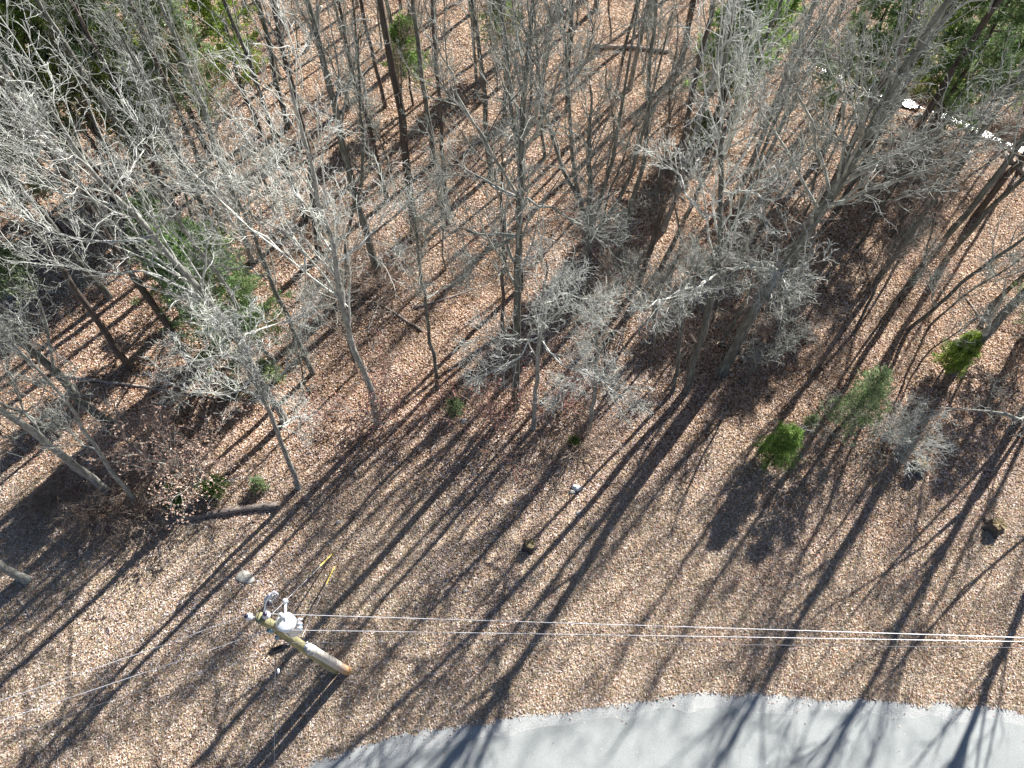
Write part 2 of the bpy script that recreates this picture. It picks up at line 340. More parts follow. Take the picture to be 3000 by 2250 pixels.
# dry grass blades
y = rng.uniform(-1.5, 20, 1500000); x = rng.uniform(-1, 1, len(y)) * (17.5 + y * .42 + 2)
k = rng.rand(len(y)) < (gm(x, y) ** 1.2 * .5 + .02); x = x[k]; y = y[k]; d = road_d(x, y); k = d > -.05 * rng.rand(len(x)); x = x[k]; y = y[k]
x = x + .06 * rng.randn(len(x)); n_ = len(x)
az = rng.uniform(0, 2 * math.pi, n_); ln = rng.uniform(.05, .17, n_); dr = np.stack([np.cos(az), np.sin(az), rng.uniform(.05, .9, n_)], 1); dr /= np.linalg.norm(dr, axis=1, keepdims=True)
sd_ = np.stack([-np.sin(az), np.cos(az), np.zeros(n_)], 1) * (.007 + .008 * rng.rand(n_))[:, None]
c = np.stack([x, y, zg(x, y) + .01], 1); mid = c + dr * ln[:, None] * .55; tip = c + dr * ln[:, None]; tip[:, 2] -= ln * .25; tip[:, 2] = np.maximum(tip[:, 2], .012)
V = np.stack([c - sd_, c + sd_, tip + sd_ * .2, mid - sd_], 1)
pal = np.array([(.70, .57, .43), (.78, .67, .52), (.60, .46, .33), (.46, .36, .22), (.84, .76, .62), (.40, .36, .19), (.55, .38, .26)]) * [1.03, 1.05, 1.16]
col = np.clip(pal[rng.randint(0, len(pal), n_)] * (1 + .12 * rng.randn(n_, 1)), .02, .95)
tag(link('dry_grass', np_mesh('dry_grass', V.reshape(-1, 3), np.arange(n_ * 4).reshape(-1, 4), M['blade'], False, None, np.repeat(col, 4, 0))), 'short tan dry grass between the wood and the road', 'grass', kind='stuff')

# ------------------------------------------------------------------ trees
def unit(v): return v / (np.linalg.norm(v, axis=-1, keepdims=True) + 1e-9)
def grow(P, Rd, nper, L, t0, t1, ang, K, wob, up, rng, rfac=.6, rmin=.006, shape=.5, endr=.25, rcap=9):
    """children of every polyline in P: returns polylines and radii"""
    N, Kp, _ = P.shape; n_ = N * nper; pi = np.repeat(np.arange(N), nper)
    t = t0 + (t1 - t0) * ((np.tile(np.arange(nper), N) + rng.rand(n_)) / nper)
    f_ = t * (Kp - 1); i0 = np.minimum(f_.astype(int), Kp - 2); fr = (f_ - i0)[:, None]
    st = P[pi, i0] * (1 - fr) + P[pi, i0 + 1] * fr; T = unit(P[pi, i0 + 1] - P[pi, i0])
    r = (Rd[pi, i0] * (1 - fr[:, 0]) + Rd[pi, i0 + 1] * fr[:, 0])
    ph = np.tile(np.arange(nper) * 2.4, N) + rng.rand(n_) * 1.6 + np.repeat(rng.rand(N) * 6.3, nper)
    a = np.where(np.abs(T[:, 2:3]) > .9, [[1., 0, 0]], [[0, 0, 1.]]); u = unit(np.cross(T, a)); v = np.cross(T, u)
    perp = np.cos(ph)[:, None] * u + np.sin(ph)[:, None] * v
    an = ang * (1 + .3 * rng.randn(n_)); an = an[:, None]
    d = unit(np.cos(an) * T + np.sin(an) * perp)
    ln = L * (1 - shape * t) * rng.uniform(.55, 1.25, n_); step = (ln / (K - 1))[:, None]
    out = np.empty((n_, K, 3)); out[:, 0] = st
    for k in range(1, K):
        d = unit(d + wob * rng.randn(n_, 3) + np.array([0, 0, up])); out[:, k] = out[:, k - 1] + d * step
    r0 = np.clip(np.minimum(r * rfac, .012 + ln * .022), rmin, rcap)
    rad = r0[:, None] * np.linspace(1, endr, K)[None]; rad = np.maximum(rad, rmin * .75)
    return out, rad

def crown_geo(P1, R1, rng, dens=1.0, L2=1.6, L3=.9, L4=.5, tw=.0085, wob=.3, g=None):
    g = g or Geo()
    n2 = max(3, int(round(6 * dens))); n3 = max(2, int(round(4 * dens))); n4 = max(2, int(round(2.4 * dens)))
    P2, R2 = grow(P1, R1, n2, L2, .15, 1., .58, 6, wob * .7, .06, rng, .6, .012)
    P3, R3 = grow(P2, R2, n3, L3, .2, 1., .7, 5, wob * .8, .07, rng, .65, tw * 1.15)
    P4, R4 = grow(P3, R3, n4, L4, .2, 1., .75, 4, wob * .9, .05, rng, .7, tw)
    g.tubes(P2, R2, 4); g.tubes(P3, R3, 3); g.tubes(P4, R4, 3)
    return g, P2, P3, P4

def trunk_radius(K, r0, r1): 
    t = np.linspace(0, 1, K); r = .66 * r0 * (1 - t) ** .62 + r1; r[0] *= 1.35
    if K > 8: r[1] *= 1.08
    return r

def build_tree(name, trunkP, r0, limbs, seed, label, cat='tree', bark='bark_grey', twig='twig', nl=12, t0=.4, Ll=4.7, dens=1.0, group=None, tw=.0062, ang=.52, up=.12, extra_stems=(), wob=.28, leaves=None):
    """trunkP: world polyline. Root empty at the foot, two children: trunk, crown"""
    rng = np.random.RandomState(seed)
    base = np.array(trunkP[0]); root = empty(name, tuple(base), label, cat, group)
    H = trunkP[-1][2] - base[2]
    P = resample(np.array(trunkP), max(.3, H / 26)) - base
    K = len(P); P[1:-1, :2] += .05 * rng.randn(K - 2, 2) * min(1, H / 10); P = np.concatenate([P[:1] + [0, 0, -.25], smooth(P, 1)[1:]]) if K > 3 else P
    # finer first metre
    rad = trunk_radius(len(P), r0, .02)
    tg = Geo(); tg.tubes(P, rad, 10, lump=.14, rng=rng)
    cg = Geo(); L1 = [];
    allP1 = []; 
    for st in extra_stems:
        Q = resample(np.array(st), .6) - base; rr = np.linspace(r0 * .6, .025, len(Q)); tg.tubes(Q, rr, 8, lump=.1, rng=rng)
        a_, b_ = grow(Q[None], rr[None], max(4, nl // 2), Ll * .8, .35, .97, ang, 8, .17, up, rng, .55, .02); allP1.append((a_, b_))
    for lb in limbs:
        Q = np.array(lb) - base; Q = smooth(resample(Q, np.linalg.norm(np.diff(Q, axis=0), axis=1).sum() / 11)[:12], 1)
        if len(Q) < 12: Q = np.concatenate([Q, np.repeat(Q[-1:], 12 - len(Q), 0) + np.linspace(.05, .1, 12 - len(Q))[:, None]])
        Q[1:-1] += .05 * rng.randn(10, 3)
        tt = np.argmin(np.linalg.norm(P - Q[0], axis=1)); r_ = max(.026, rad[tt] * .38)
        rr = np.linspace(r_, .014, 12); cg.tubes(Q, rr, 6, lump=.1, rng=rng); L1.append((Q, rr))
    if L1:
        LP = np.array([a for a, b in L1]); LR = np.array([b for a, b in L1])
        sp, sr = grow(LP, LR, 5, Ll * .55, .2, .95, .5, 8, .14, up, rng, .55, .016); cg.tubes(sp, sr, 5)
        allP1.append((sp, sr)); allP1.append((LP[:, ::1][:, [0, 2, 4, 6, 8, 9, 10, 11]], LR[:, [0, 2, 4, 6, 8, 9, 10, 11]]))
    if nl:
        a_, b_ = grow(P[None], rad[None], int(nl * 1.35 + .5), Ll * 1.3, t0, .97, ang * .85, 8, .12, up, rng, .40, .016, shape=.55); allP1.append((a_, b_))
    for k, (a_, b_) in enumerate(allP1):
        cg.tubes(a_, b_, 5)
    A = np.concatenate([a for a, b in allP1]); B = np.concatenate([b for a, b in allP1])
    _, P2, P3, P4 = crown_geo(A, B, rng, dens, 1.25 * (Ll / 4.2) ** .5, .6, .32, tw, wob, cg)
    link('trunk', tg.mesh('trunk', M[bark]), root); link('crown', cg.mesh('crown', M[twig]), root)
    if leaves:
        pool = np.concatenate([P4.reshape(-1, 3), P3.reshape(-1, 3)]); c = pool[rng.randint(0, len(pool), leaves[0])]
        if leaves[2] is not None: c = c[c[:, 2] < leaves[2]]
        V, Fq, Cc = cards(c[:, 0], c[:, 1], c[:, 2], .085, .55, .9, leaves[1]); link('dead_leaves', np_mesh('dead_leaves', V, Fq, M['leaf'], False, None, Cc), root)
    return root

def trace(px, height, lean_up=.6):
    """trunk traced in the photo: foot on the ground, then points up the stem; carried on to its full height"""
    b = at(*px[0]); b[2] = zg(b[0], b[1]); b = at(*px[0], z=b[2]); P = [b]
    for p in px[1:]:
        q = above(b, *p)
        if q[2] > P[-1][2] + .15 and q[2] < height + 1: P.append(q)
    P = np.array(P); top = P[-1]
    if top[2] < height - .5:
        d = unit(P[-1] - P[max(0, len(P) - 3)]); d = unit(d * (1 - lean_up) + np.array([0, 0, lean_up])); n_ = 4
        P = np.concatenate([P, [top + d * (height - top[2]) * (k + 1) / n_ for k in range(n_)]])
    return P
def limb(base, px, z1, trunkP, hang=None):
    """limb traced in the photo from the stem outwards, climbing to height z1"""
    q0 = above(base, *px[0]); z0 = q0[2]; k = len(px); out = [q0]
    for i in range(1, k):
        z = z0 + (z1 - z0) * (i / (k - 1)) ** .9; out.append(at(*px[i], z=z))
    return out

LEAFPAL = np.array([(.72, .54, .45), (.62, .44, .34), (.80, .66, .56), (.52, .34, .25)])
RED = np.array([(.52, .27, .22), (.62, .38, .31), (.42, .19, .15), (.66, .46, .38)])
# (kind, foot and stem in photo pixels, height m, foot radius m, limbs [(pixels, end height)], options, label)
HERO = [
 ([(875,1430),(850,1362),(812,1270),(780,1185),(735,1090),(705,1020),(672,960)], 10, .13,
  [([(700,1010),(760,960),(830,950),(900,900)],8.2), ([(720,1060),(640,1040),(560,1065),(500,1080)],6.6), ([(690,990),(640,940),(560,900)],8.5), ([(812,1270),(850,1225),(900,1215)],3.4),([(745,1105),(680,1170),(600,1145),(505,1130)],5.0)],
  dict(bark='bark_pale', twig='twig_pale', nl=12, t0=.55, Ll=2.8), 'slender pale leaning tree whose foot stands alone right behind the fallen log'),
 ([(832,1237),(750,1090),(700,1000),(650,925),(600,872),(557,820),(485,734),(380,618),(246,481),(195,410),(130,290)], 17, .20,
  [([(600,872),(556,868),(497,818),(452,795),(316,795),(180,777),(20,764)],10.5), ([(380,618),(300,600),(180,560),(40,520)],14.5), ([(246,481),(150,440),(60,380)],16), ([(330,560),(400,480),(420,380)],14), ([(450,690),(380,720),(280,700),(150,690),(60,600)],12)],
  dict(bark='bark_pale', twig='twig_pale', nl=12, t0=.45), 'large pale tree leaning over the left side with one long white sideways limb'),
 ([(335,1252),(250,1190),(160,1080),(70,1010),(0,960),(-110,880)], 15, .24, [([(160,1080),(150,1000),(110,900),(80,800)],9.5)], dict(nl=12,t0=.45), 'thick grey leaning trunk at the left edge, its foot above the brown leafy shrub'),
 ([(335,1452),(290,1420),(190,1342),(90,1261),(0,1202),(-120,1110)], 15, .2, [([(120,1280),(60,1170),(20,1060)],8.5),([(90,1261),(20,1290),(-30,1260)],7)], dict(bark='bark_pale',nl=10,t0=.4), 'straight grey trunk rising left out of the bramble heap'),
 ([(410,1478),(343,1405),(290,1325),(262,1280),(200,1190),(140,1110)], 11, .11, [([(290,1325),(230,1290),(180,1230)],5)], dict(bark='bark_pale',nl=8,t0=.5,Ll=3), 'thin forked grey stem at the right end of the bramble heap'),
 ([(178,1276),(90,1225),(0,1180),(-80,1140)], 9, .08, [], dict(nl=9,t0=.4,Ll=2.6), 'thin pale stem cut by the left edge between two thicker trunks'),
 ([(78,1700),(35,1680),(0,1655),(-80,1600)], 13, .2, [], dict(bark='bark_pale',nl=7,t0=.5), 'short piece of grey trunk poking in at the lower left edge of the photo'),
 ([(917,1094),(895,1040),(877,1003),(850,940),(827,885),(791,818),(768,773),(740,690)], 13, .14, [([(850,940),(900,925),(960,890)],5.5),([(791,818),(720,780),(640,800)],7.5)], dict(nl=11,t0=.45), 'crooked grey tree with a clean lower stem beside the large green cedar'),
 ([(1280,1130),(1276,1066),(1253,967),(1244,877),(1230,773),(1215,690)], 11, .095, [([(1244,880),(1320,830),(1380,800)],5.5)], dict(nl=9,t0=.5,Ll=2.6), 'thin wavy stem on sunlit leaves left of the central tree'),
 ([(1511,1190),(1511,1100),(1514,970),(1514,850),(1515,750),(1520,620),(1530,480),(1532,316),(1545,180),(1560,50)], 19, .22,
  [([(1515,570),(1460,480),(1400,370),(1330,230),(1270,100)],17.5), ([(1545,430),(1590,330),(1660,250),(1740,140)],18.5), ([(1540,400),(1580,280),(1600,120),(1620,10)],19), ([(1512,575),(1430,540),(1350,495),(1290,450)],11.5), ([(1514,690),(1440,688),(1380,680),(1310,650)],9.5), ([(1540,575),(1600,610),(1680,650),(1760,680)],11), ([(1514,690),(1450,730),(1390,770)],9)],
  dict(nl=14,t0=.42,Ll=4), 'tall straight central tree with wide spreading forked crown'),
 ([(1475,1040),(1474,900),(1475,750),(1470,620)], 12, .11, [], dict(nl=10,t0=.4,Ll=2.8,bark='bark_brown'), 'slim dark stem just left of the straight central tree'),
 ([(1562,1255),(1572,1130),(1579,1020),(1592,890),(1600,760)], 11, .12,
  [([(1585,985),(1560,1000),(1500,1060),(1440,1090),(1380,1110)],6.6), ([(1585,990),(1500,998),(1400,985)],6.4), ([(1590,1000),(1650,1070),(1740,1095),(1800,1130)],6.8), ([(1592,890),(1650,860),(1740,880)],8.5)],
  dict(bark='bark_pale',twig='twig_pale',nl=10,t0=.5,Ll=3), 'low tree right of the central trunk with drooping white side limbs'),
 ([(2008,1150),(2030,1060),(2059,976),(2085,870),(2104,795),(2110,600),(2115,450),(2110,250)], 17, .19,
  [([(2104,795),(2040,850),(1960,870),(1880,900)],10),([(2112,640),(2030,620),(1990,520),(1930,450)],13),([(2112,560),(2200,560),(2270,590)],12.5),([(2104,795),(2180,780),(2260,790),(2300,830)],10),([(2115,450),(2160,330),(2170,200)],16)],
  dict(twig='twig_pale',nl=14,t0=.45), 'tall grey tree right of centre with knobbly white lower limbs'),
 ([(1970,1150),(1985,1070),(1992,1000),(2010,900)], 9, .1, [], dict(nl=9,t0=.45,Ll=2.4), 'short thin stem close against the left side of the knobbly-limbed tree'),
 ([(2115,1092),(2175,980),(2225,880),(2300,785),(2360,700),(2410,610),(2470,520),(2530,400),(2600,280),(2680,160)], 19, .31,
  [([(2455,530),(2470,400),(2480,300),(2470,190),(2440,60)],18.5), ([(2470,540),(2600,465),(2750,410),(2950,330)],17), ([(2410,610),(2560,560),(2700,500),(2850,430)],15.5), ([(2395,610),(2330,480),(2260,390),(2200,280)],16), ([(2430,560),(2400,420),(2350,300),(2300,180)],17.5), ([(2290,800),(2240,770),(2200,778),(2120,790)],9.5), ([(2300,785),(2260,830),(2250,900)],9), ([(2470,520),(2520,420),(2540,300),(2520,150)],18)],
  dict(nl=14,t0=.5,Ll=4.6), 'biggest trunk, thick and grey, leaning up to the right from the open slope'),
 ([(1722,1262),(1742,1160),(1750,1050),(1745,950)], 8.5, .12, [([(1745,1100),(1800,1150),(1850,1190)],4.5),([(1748,1080),(1680,1120),(1640,1160)],4.8)], dict(bark='bark_pale',twig='twig_pale',nl=8,t0=.4,Ll=2.4), 'small tree with a dense white twig head below the central tree'),
 ([(1870,842),(1895,760),(1923,672),(1980,502),(2030,300),(2060,120)], 18, .16, [], dict(bark='bark_brown',nl=9,t0=.65,Ll=3), 'slim straight brown pine trunk leaning right in the middle of the wood'),
 ([(1810,760),(1841,615),(1885,489),(1898,363),(1900,200)], 16, .15, [([(1841,615),(1780,640),(1740,690)],7)], dict(nl=12,t0=.45), 'grey tree left of the slim straight brown pine'),
 ([(1936,785),(1986,678),(2050,560),(2100,440),(2160,330)], 15, .14, [], dict(nl=12,t0=.45), 'grey tree leaning right between the brown pine and the knobbly-limbed tree'),
 ([(1214,682),(1203,590),(1192,480),(1177,372),(1150,190),(1112,0)], 19, .27, [], dict(bark='bark_brown',nl=11,t0=.62,Ll=3.6), 'thick dark brown pine trunk left of the central tree'),
 ([(1311,655),(1308,582),(1297,481),(1293,408),(1285,250)], 16, .14, [], dict(bark='bark_brown',nl=12,t0=.45,Ll=3.6), 'dark stem between the thick brown pine and the central tree'),
 ([(1108,1242),(1090,1157),(1027,998),(1000,885),(985,770),(968,690),(950,625),(925,553),(903,445),(874,336),(840,200)], 17, .17,
  [([(990,870),(895,799),(780,700),(700,635),(600,540),(500,440)],13.5),([(895,799),(881,734),(808,625),(740,540)],13),([(968,690),(900,610),(840,520),(780,420)],14),([(985,770),(1060,720),(1120,640)],11)],
  dict(bark='bark_pale',twig='twig_pale',nl=14,t0=.4), 'long pale tree left of centre with reddish leaves round its foot'),
 ([(1012,872),(1015,752),(1018,680),(1036,607),(1062,535)], 13, .11, [], dict(nl=10,t0=.45,Ll=3), 'slim grey stem leaning right beside the thick brown pine'),
 ([(935,750),(927,680),(922,620),(900,450),(875,320)], 17, .2, [], dict(bark='bark_brown',nl=11,t0=.55), 'dark trunk with a thick foot behind the long pale tree'),
 ([(521,627),(499,589),(477,535),(430,440),(380,330)], 15, .17, [], dict(bark='bark_brown',nl=11,t0=.5), 'dark trunk standing in front of the pale fallen log at upper left'),
 ([(570,835),(575,734),(560,625),(542,546),(500,440)], 12, .09, [([(560,625),(620,640),(680,620)],8)], dict(nl=10,t0=.45,Ll=3), 'thin grey stem rising behind the large green cedar'),
 ([(658,685),(615,564),(578,463),(530,340)], 16, .17, [], dict(bark='bark_brown',nl=11,t0=.5), 'dark leaning trunk uphill of the large green cedar'),
 ([(738,765),(710,680),(687,604),(662,517),(615,372),(570,250)], 16, .15, [([(687,604),(640,560),(560,520)],10)], dict(bark='bark_pale',nl=12,t0=.4), 'pale tree just right of the dark leaning trunk above the cedar'),
 ([(2572,818),(2654,703),(2723,602),(2799,495),(2880,380)], 16, .17, [([(2723,602),(2700,520),(2660,450)],11)], dict(nl=12,t0=.45), 'grey trunk leaning right over dark striped shadows in the right half'),
 ([(2770,765),(2843,677),(2920,590),(3000,520)], 15, .15, [], dict(nl=11,t0=.45), 'grey leaning trunk running out of the right edge below the creek'),
 ([(2660,965),(2742,904),(2830,816),(2925,753),(3000,700)], 12, .1, [([(2742,904),(2730,830),(2700,760)],5)], dict(nl=11,t0=.35,Ll=3), 'thin arching stem beside the pale green pine sapling on the right'),
 ([(2788,1090),(2830,1045),(2881,990),(2940,925),(3000,860)], 17, .25, [([(2881,990),(2920,900),(2960,800)],8)], dict(nl=13,t0=.4), 'thick grey trunk leaving the right edge, dark round evergreen at its foot'),
 ([(3085,1085),(3150,1010),(3220,930)], 17, .27, [([(3130,1060),(3060,1215),(2960,1222),(2850,1210),(2745,1193)],6.2),([(3200,960),(3100,1000),(3050,1080)],8)], dict(nl=14,t0=.35), 'tree off the right edge whose long bare white limb reaches in over the stump'),
 ([(3190,1330),(3290,1270),(3400,1200)], 16, .24, [([(3250,1300),(3150,1290),(3060,1330)],7)], dict(nl=14,t0=.35), 'tree off the right edge that casts the lowest forked shadow across the road'),
]
STEMS = {}
for i, (px, h, r, lb, opt, lab) in enumerate(HERO):
    P = trace(px, h); b = P[0]
    build_tree('pine_tree' if 'pine' in lab else 'bare_tree', P, r, [limb(b, q, z, P) for q, z in lb], 100 + i, lab, **opt)
heroXY = [trace(px, h)[0][:2] for px, h, *_ in HERO]
# the many-stemmed tree
b = at(1725, 767); P = np.array([b, above(b, 1728, 690)])
def stem(px, h):
    Q = [P[-1] - [0, 0, .3]] + [above(b, *p) for p in px]; Q = np.array(Q); d = unit(Q[-1] - Q[-2]); return np.concatenate([Q, [Q[-1] + unit(d + [0, 0, .5]) * (h - Q[-1][2])]])
build_tree('bare_tree', np.concatenate([P, [above(b, 1727, 540), above(b, 1727, 400), above(b, 1730, 250)]]), .2, [], 300,
           'many-stemmed dark tree fanning out from one foot right of the central tree', nl=10, t0=.45, Ll=3.2,
           extra_stems=[stem([(1690, 552), (1676, 450)], 13), stem([(1765, 560), (1795, 470), (1810, 380)], 14), stem([(1800, 610), (1850, 510), (1880, 400)], 13), stem([(1705, 600), (1650, 500)], 12)])
heroXY.append(b[:2])

# ---- prototypes for the crowded wood
def copy_tree(src, loc, rz, sc, label, group):
    r_ = src.copy(); COL.objects.link(r_); r_.location = loc; r_.rotation_euler = (random.uniform(-.05, .05), random.uniform(-.05, .05), rz); r_.scale = (sc, sc, sc)
    r_['label'] = label; r_['group'] = group
    for ch in src.children:
        c_ = ch.copy(); COL.objects.link(c_); c_.parent = r_
    return r_
random.seed(4); prng = np.random.RandomState(77)
def proto_line(h, rng, wob=.35):
    z = np.linspace(0, h, 8); return np.stack([np.cumsum(rng.randn(8) * wob * .5) * (z / h), np.cumsum(rng.randn(8) * wob * .5) * (z / h), z], 1)
def region(x, y):
    px, py = proj(x, y)
    c = 'far left' if px < 600 else 'left of centre' if px < 1250 else 'centre' if px < 1850 else 'right of centre' if px < 2450 else 'far right'
    rr = 'along the top edge' if py < 330 else 'in the upper part' if py < 700 else 'in the middle height'
    return rr, c
def proj(x, y, z=0.):
    q = np.array([x, y, z]) - _C; k = q @ _F; return 1500 + FPX * (q @ _R) / k, 1125 - FPX * (q @ _U) / k
pts = []
def place(n_, x0, x1, y0, y1, dmin, avoid=1.5, tries=6000):
    out = []
    for _ in range(tries):
        if len(out) >= n_: break
        x = random.uniform(x0, x1); y = random.uniform(y0, y1)
        if any((x - a) ** 2 + (y - b_) ** 2 < avoid ** 2 for a, b_ in heroXY): continue
        if any((x - a) ** 2 + (y - b_) ** 2 < dmin ** 2 for a, b_ in pts): continue
        if dseg(np.array([x]), np.array([y]), CREEK)[0] < 1.3: continue
        pts.append((x, y)); out.append((x, y))
    return out
KINDS = [('bark_grey', 'twig', 'grey'), ('bark_pale', 'twig', 'pale grey'), ('bark_brown', 'twig', 'dark brown')]
protos = []
for k in range(9):
    bk, tw_, word = KINDS[[0, 1, 0, 1, 0, 2, 1, 0, 2][k]]; h = [15, 14, 17, 16, 13, 18, 14, 16, 15][k]
    r_ = build_tree('bare_tree', proto_line(h, prng), [.15, .12, .2, .17, .11, .22, .13, .18, .14][k], [], 500 + k, 'x', bark=bk, twig=tw_, nl=10, t0=.45, Ll=3.9, ang=.48, dens=.85)
    protos.append((r_, word))
used = set()
spots = place(24, -36, 36, 19.5, 27, 3.2) + place(56, -36, 36, 27, 44, 2.2) + place(30, -40, 52, 44.5, 56, 3.4) + place(6, 36, 50, 20, 44, 3.5)
spots += place(6, -24, -10, 16, 20, 3.0)
for i, (x, y) in enumerate(spots):
    k = random.randrange(9); src, word = protos[k]; z = float(zg(x, y))
    rr, c_ = region(x, y)
    off = y > 44.3 or x > 36
    lab = ('%s bare tree standing beyond the top edge of the photo' % word) if off and y > 44.3 else ('%s bare tree standing beyond the right edge of the photo' % word) if off else '%s bare tree among the crowded trunks %s, %s' % (word, rr, c_)
    grp = lab.replace('tree', 'trees')
    if k not in used:
        used.add(k); src.location = (x, y, z); src.rotation_euler = (0, 0, random.uniform(0, 6.28)); src['label'] = lab; src['group'] = grp
    else: copy_tree(src, (x, y, z), random.uniform(0, 6.28), random.uniform(.85, 1.12), lab, grp)
for k in range(9):
    if k not in used: raise SystemExit('unused prototype')
# ---- saplings
sap = []
for k in range(4):
    r_ = build_tree('bare_sapling', proto_line([6, 7.5, 5, 8][k], prng, .5), [.045, .06, .035, .06][k], [], 600 + k, 'x', 'sapling', bark='bark_grey', twig='twig_brown' if k % 2 else 'twig', nl=9, t0=.25, Ll=1.9, dens=.8, tw=.006)
    sap.append(r_)
pts2 = pts; used = set()
spots = place(46, -30, 30, 17.5, 42, 1.3, .9) + place(18, 6, 22, 15, 30, 1.2, .8) + place(4, -14, 16, 15.0, 17.5, 1.6, .9)
for i, (x, y) in enumerate(spots):
    k = i % 4; z = float(zg(x, y)); rr, c_ = region(x, y); lab = 'thin bare %s sapling %s, %s' % ('brown-twigged' if k % 2 else 'grey', rr, c_); grp = lab.replace('sapling', 'saplings')
    if k not in used: used.add(k); sap[k].location = (x, y, z); sap[k]['label'] = lab; sap[k]['group'] = grp
    else: copy_tree(sap[k], (x, y, z), random.uniform(0, 6.28), random.uniform(.75, 1.2), lab, grp)

# ------------------------------------------------------------------ shrubs
def shrub(name, px, nst, h, spread, seed, label, cat='shrub', twig='twig_brown', dens=.9, leaves=None, tw=.006, droop=.02, loc=None):
    rng = np.random.RandomState(seed); b = at(*px) if loc is None else np.array(loc); b[2] = float(zg(b[0], b[1]))
    root = empty(name, tuple(b), label, cat)
    a = rng.rand(nst) * 6.283; d = np.stack([np.cos(a) * spread * rng.rand(nst), np.sin(a) * spread * rng.rand(nst), np.ones(nst)], 1); d = unit(d)
    K = 8; P = np.zeros((nst, K, 3)); P[:, 0, :2] = rng.randn(nst, 2) * .25 * h / 2; P[:, 0, 2] = -.05
    for k in range(1, K):
        d = unit(d + .14 * rng.randn(nst, 3) + np.array([0, 0, -droop * k])); P[:, k] = P[:, k - 1] + d * (h / (K - 1)) * rng.uniform(.8, 1.2, (nst, 1))
    P[:, :, 2] = np.maximum(P[:, :, 2], .03); P[:, 0, 2] = -.05
    rad = np.linspace(.022, .008, K)[None] * rng.uniform(.6, 1.3, (nst, 1))
    sg = Geo(); sg.tubes(P, rad, 5); link('stems', sg.mesh('stems', M[twig]), root)
    cg = Geo(); P2, R2 = grow(P, rad, max(4, int(7 * dens)), h * .42, .15, 1, .7, 5, .25, .02, rng, .7, tw * 1.2); P3, R3 = grow(P2, R2, max(3, int(5 * dens)), h * .22, .2, 1, .8, 4, .3, 0, rng, .7, tw)
    for Q in (P2, P3): Q[:, :, 2] = np.maximum(Q[:, :, 2], .03)
    cg.tubes(P2, R2, 3); cg.tubes(P3, R3, 3); link('twigs', cg.mesh('twigs', M[twig]), root)
    if leaves:
        pool = P3.reshape(-1, 3); c = pool[rng.randint(0, len(pool), leaves[0])]
        V, Fq, Cc = cards(c[:, 0], c[:, 1], c[:, 2], .095, .55, .9, leaves[1]); link('dead_leaves', np_mesh('dead_leaves', V, Fq, M['leaf'], False, None, Cc), root)
    return root
shrub('bramble', (300, 1500), 46, 2.0, 1.5, 1, 'big tangled brown bramble heap in shadow at the lower left', 'bramble', dens=1.1, droop=.07)
shrub('bramble', (420, 1520), 34, 1.6, 1.6, 2, 'brown bramble tangle at the left end of the fallen log', 'bramble', dens=1, droop=.08)
shrub('bramble', (140, 1480), 24, 1.4, 1.4, 3, 'low bramble tangle at the far left below the grey trunks', 'bramble', dens=1, droop=.07)
shrub('leafy_shrub', (560, 1410), 22, 3.4, .95, 4, 'broad shrub holding pinkish brown dead leaves above the fallen log', twig='twig', leaves=(9000, LEAFPAL))
shrub('leafy_shrub', (430, 1330), 14, 2.8, .9, 5, 'smaller shrub with pinkish brown leaves right of the leaning grey trunks', twig='twig', leaves=(4500, LEAFPAL))
shrub('leafy_shrub', (1130, 1220), 12, 3.2, .8, 6, 'loose shrub with reddish leaves at the foot of the long pale tree', twig='twig', leaves=(4200, RED))
shrub('leafy_shrub', (1440, 1250), 10, 2.8, .9, 7, 'thin reddish shrub left of the foot of the central tree', twig='twig_brown', leaves=(2200, RED))
shrub('leafy_shrub', (1640, 1200), 9, 2.4, .9, 27, 'thin reddish shrub between the low white-limbed tree and the dense-headed tree', twig='twig_brown', leaves=(1800, RED))
shrub('brown_shrub', (1140, 850), 26, 3.0, .9, 8, 'dense dark brown thicket left of the central tree', dens=1.1)
shrub('brown_shrub', (1020, 800), 14, 2.4, .9, 28, 'smaller brown thicket left of the dense dark one')
shrub('brown_shrub', (1830, 900), 30, 3.0, 1.0, 9, 'wide grey-brown thicket right of the central tree', twig='twig', dens=1.1)
shrub('brown_shrub', (1690, 930), 18, 2.6, 1.0, 29, 'grey thicket between the central tree and the wide grey-brown one', twig='twig')
shrub('brown_shrub', (2190, 960), 26, 2.6, 1.0, 10, 'dark brown thicket hugging the biggest leaning trunk', dens=1.1)
shrub('brown_shrub', (2330, 960), 14, 2.4, .8, 11, 'sparse brown thicket right of the biggest leaning trunk')
shrub('brown_shrub', (1700, 1320), 18, 2.0, 1.0, 12, 'brown thicket casting a dark patch below the dense white twig head')
shrub('grey_shrub', (2620, 1290), 34, 2.3, 1.1, 13, 'dense pale grey twiggy shrub left of the cut stump', twig='twig_pale', dens=1.1)
shrub('grey_shrub', (2460, 1270), 14, 2.6, .8, 14, 'sparse grey shrub behind the bright green young cedar', twig='twig')
shrub('grey_shrub', (2740, 1270), 10, 1.0, 1.2, 15, 'small dark dead shrub above the cut stump')
rsx = np.random.RandomState(9); extra = []
WORDS = ['low grey-brown thicket']
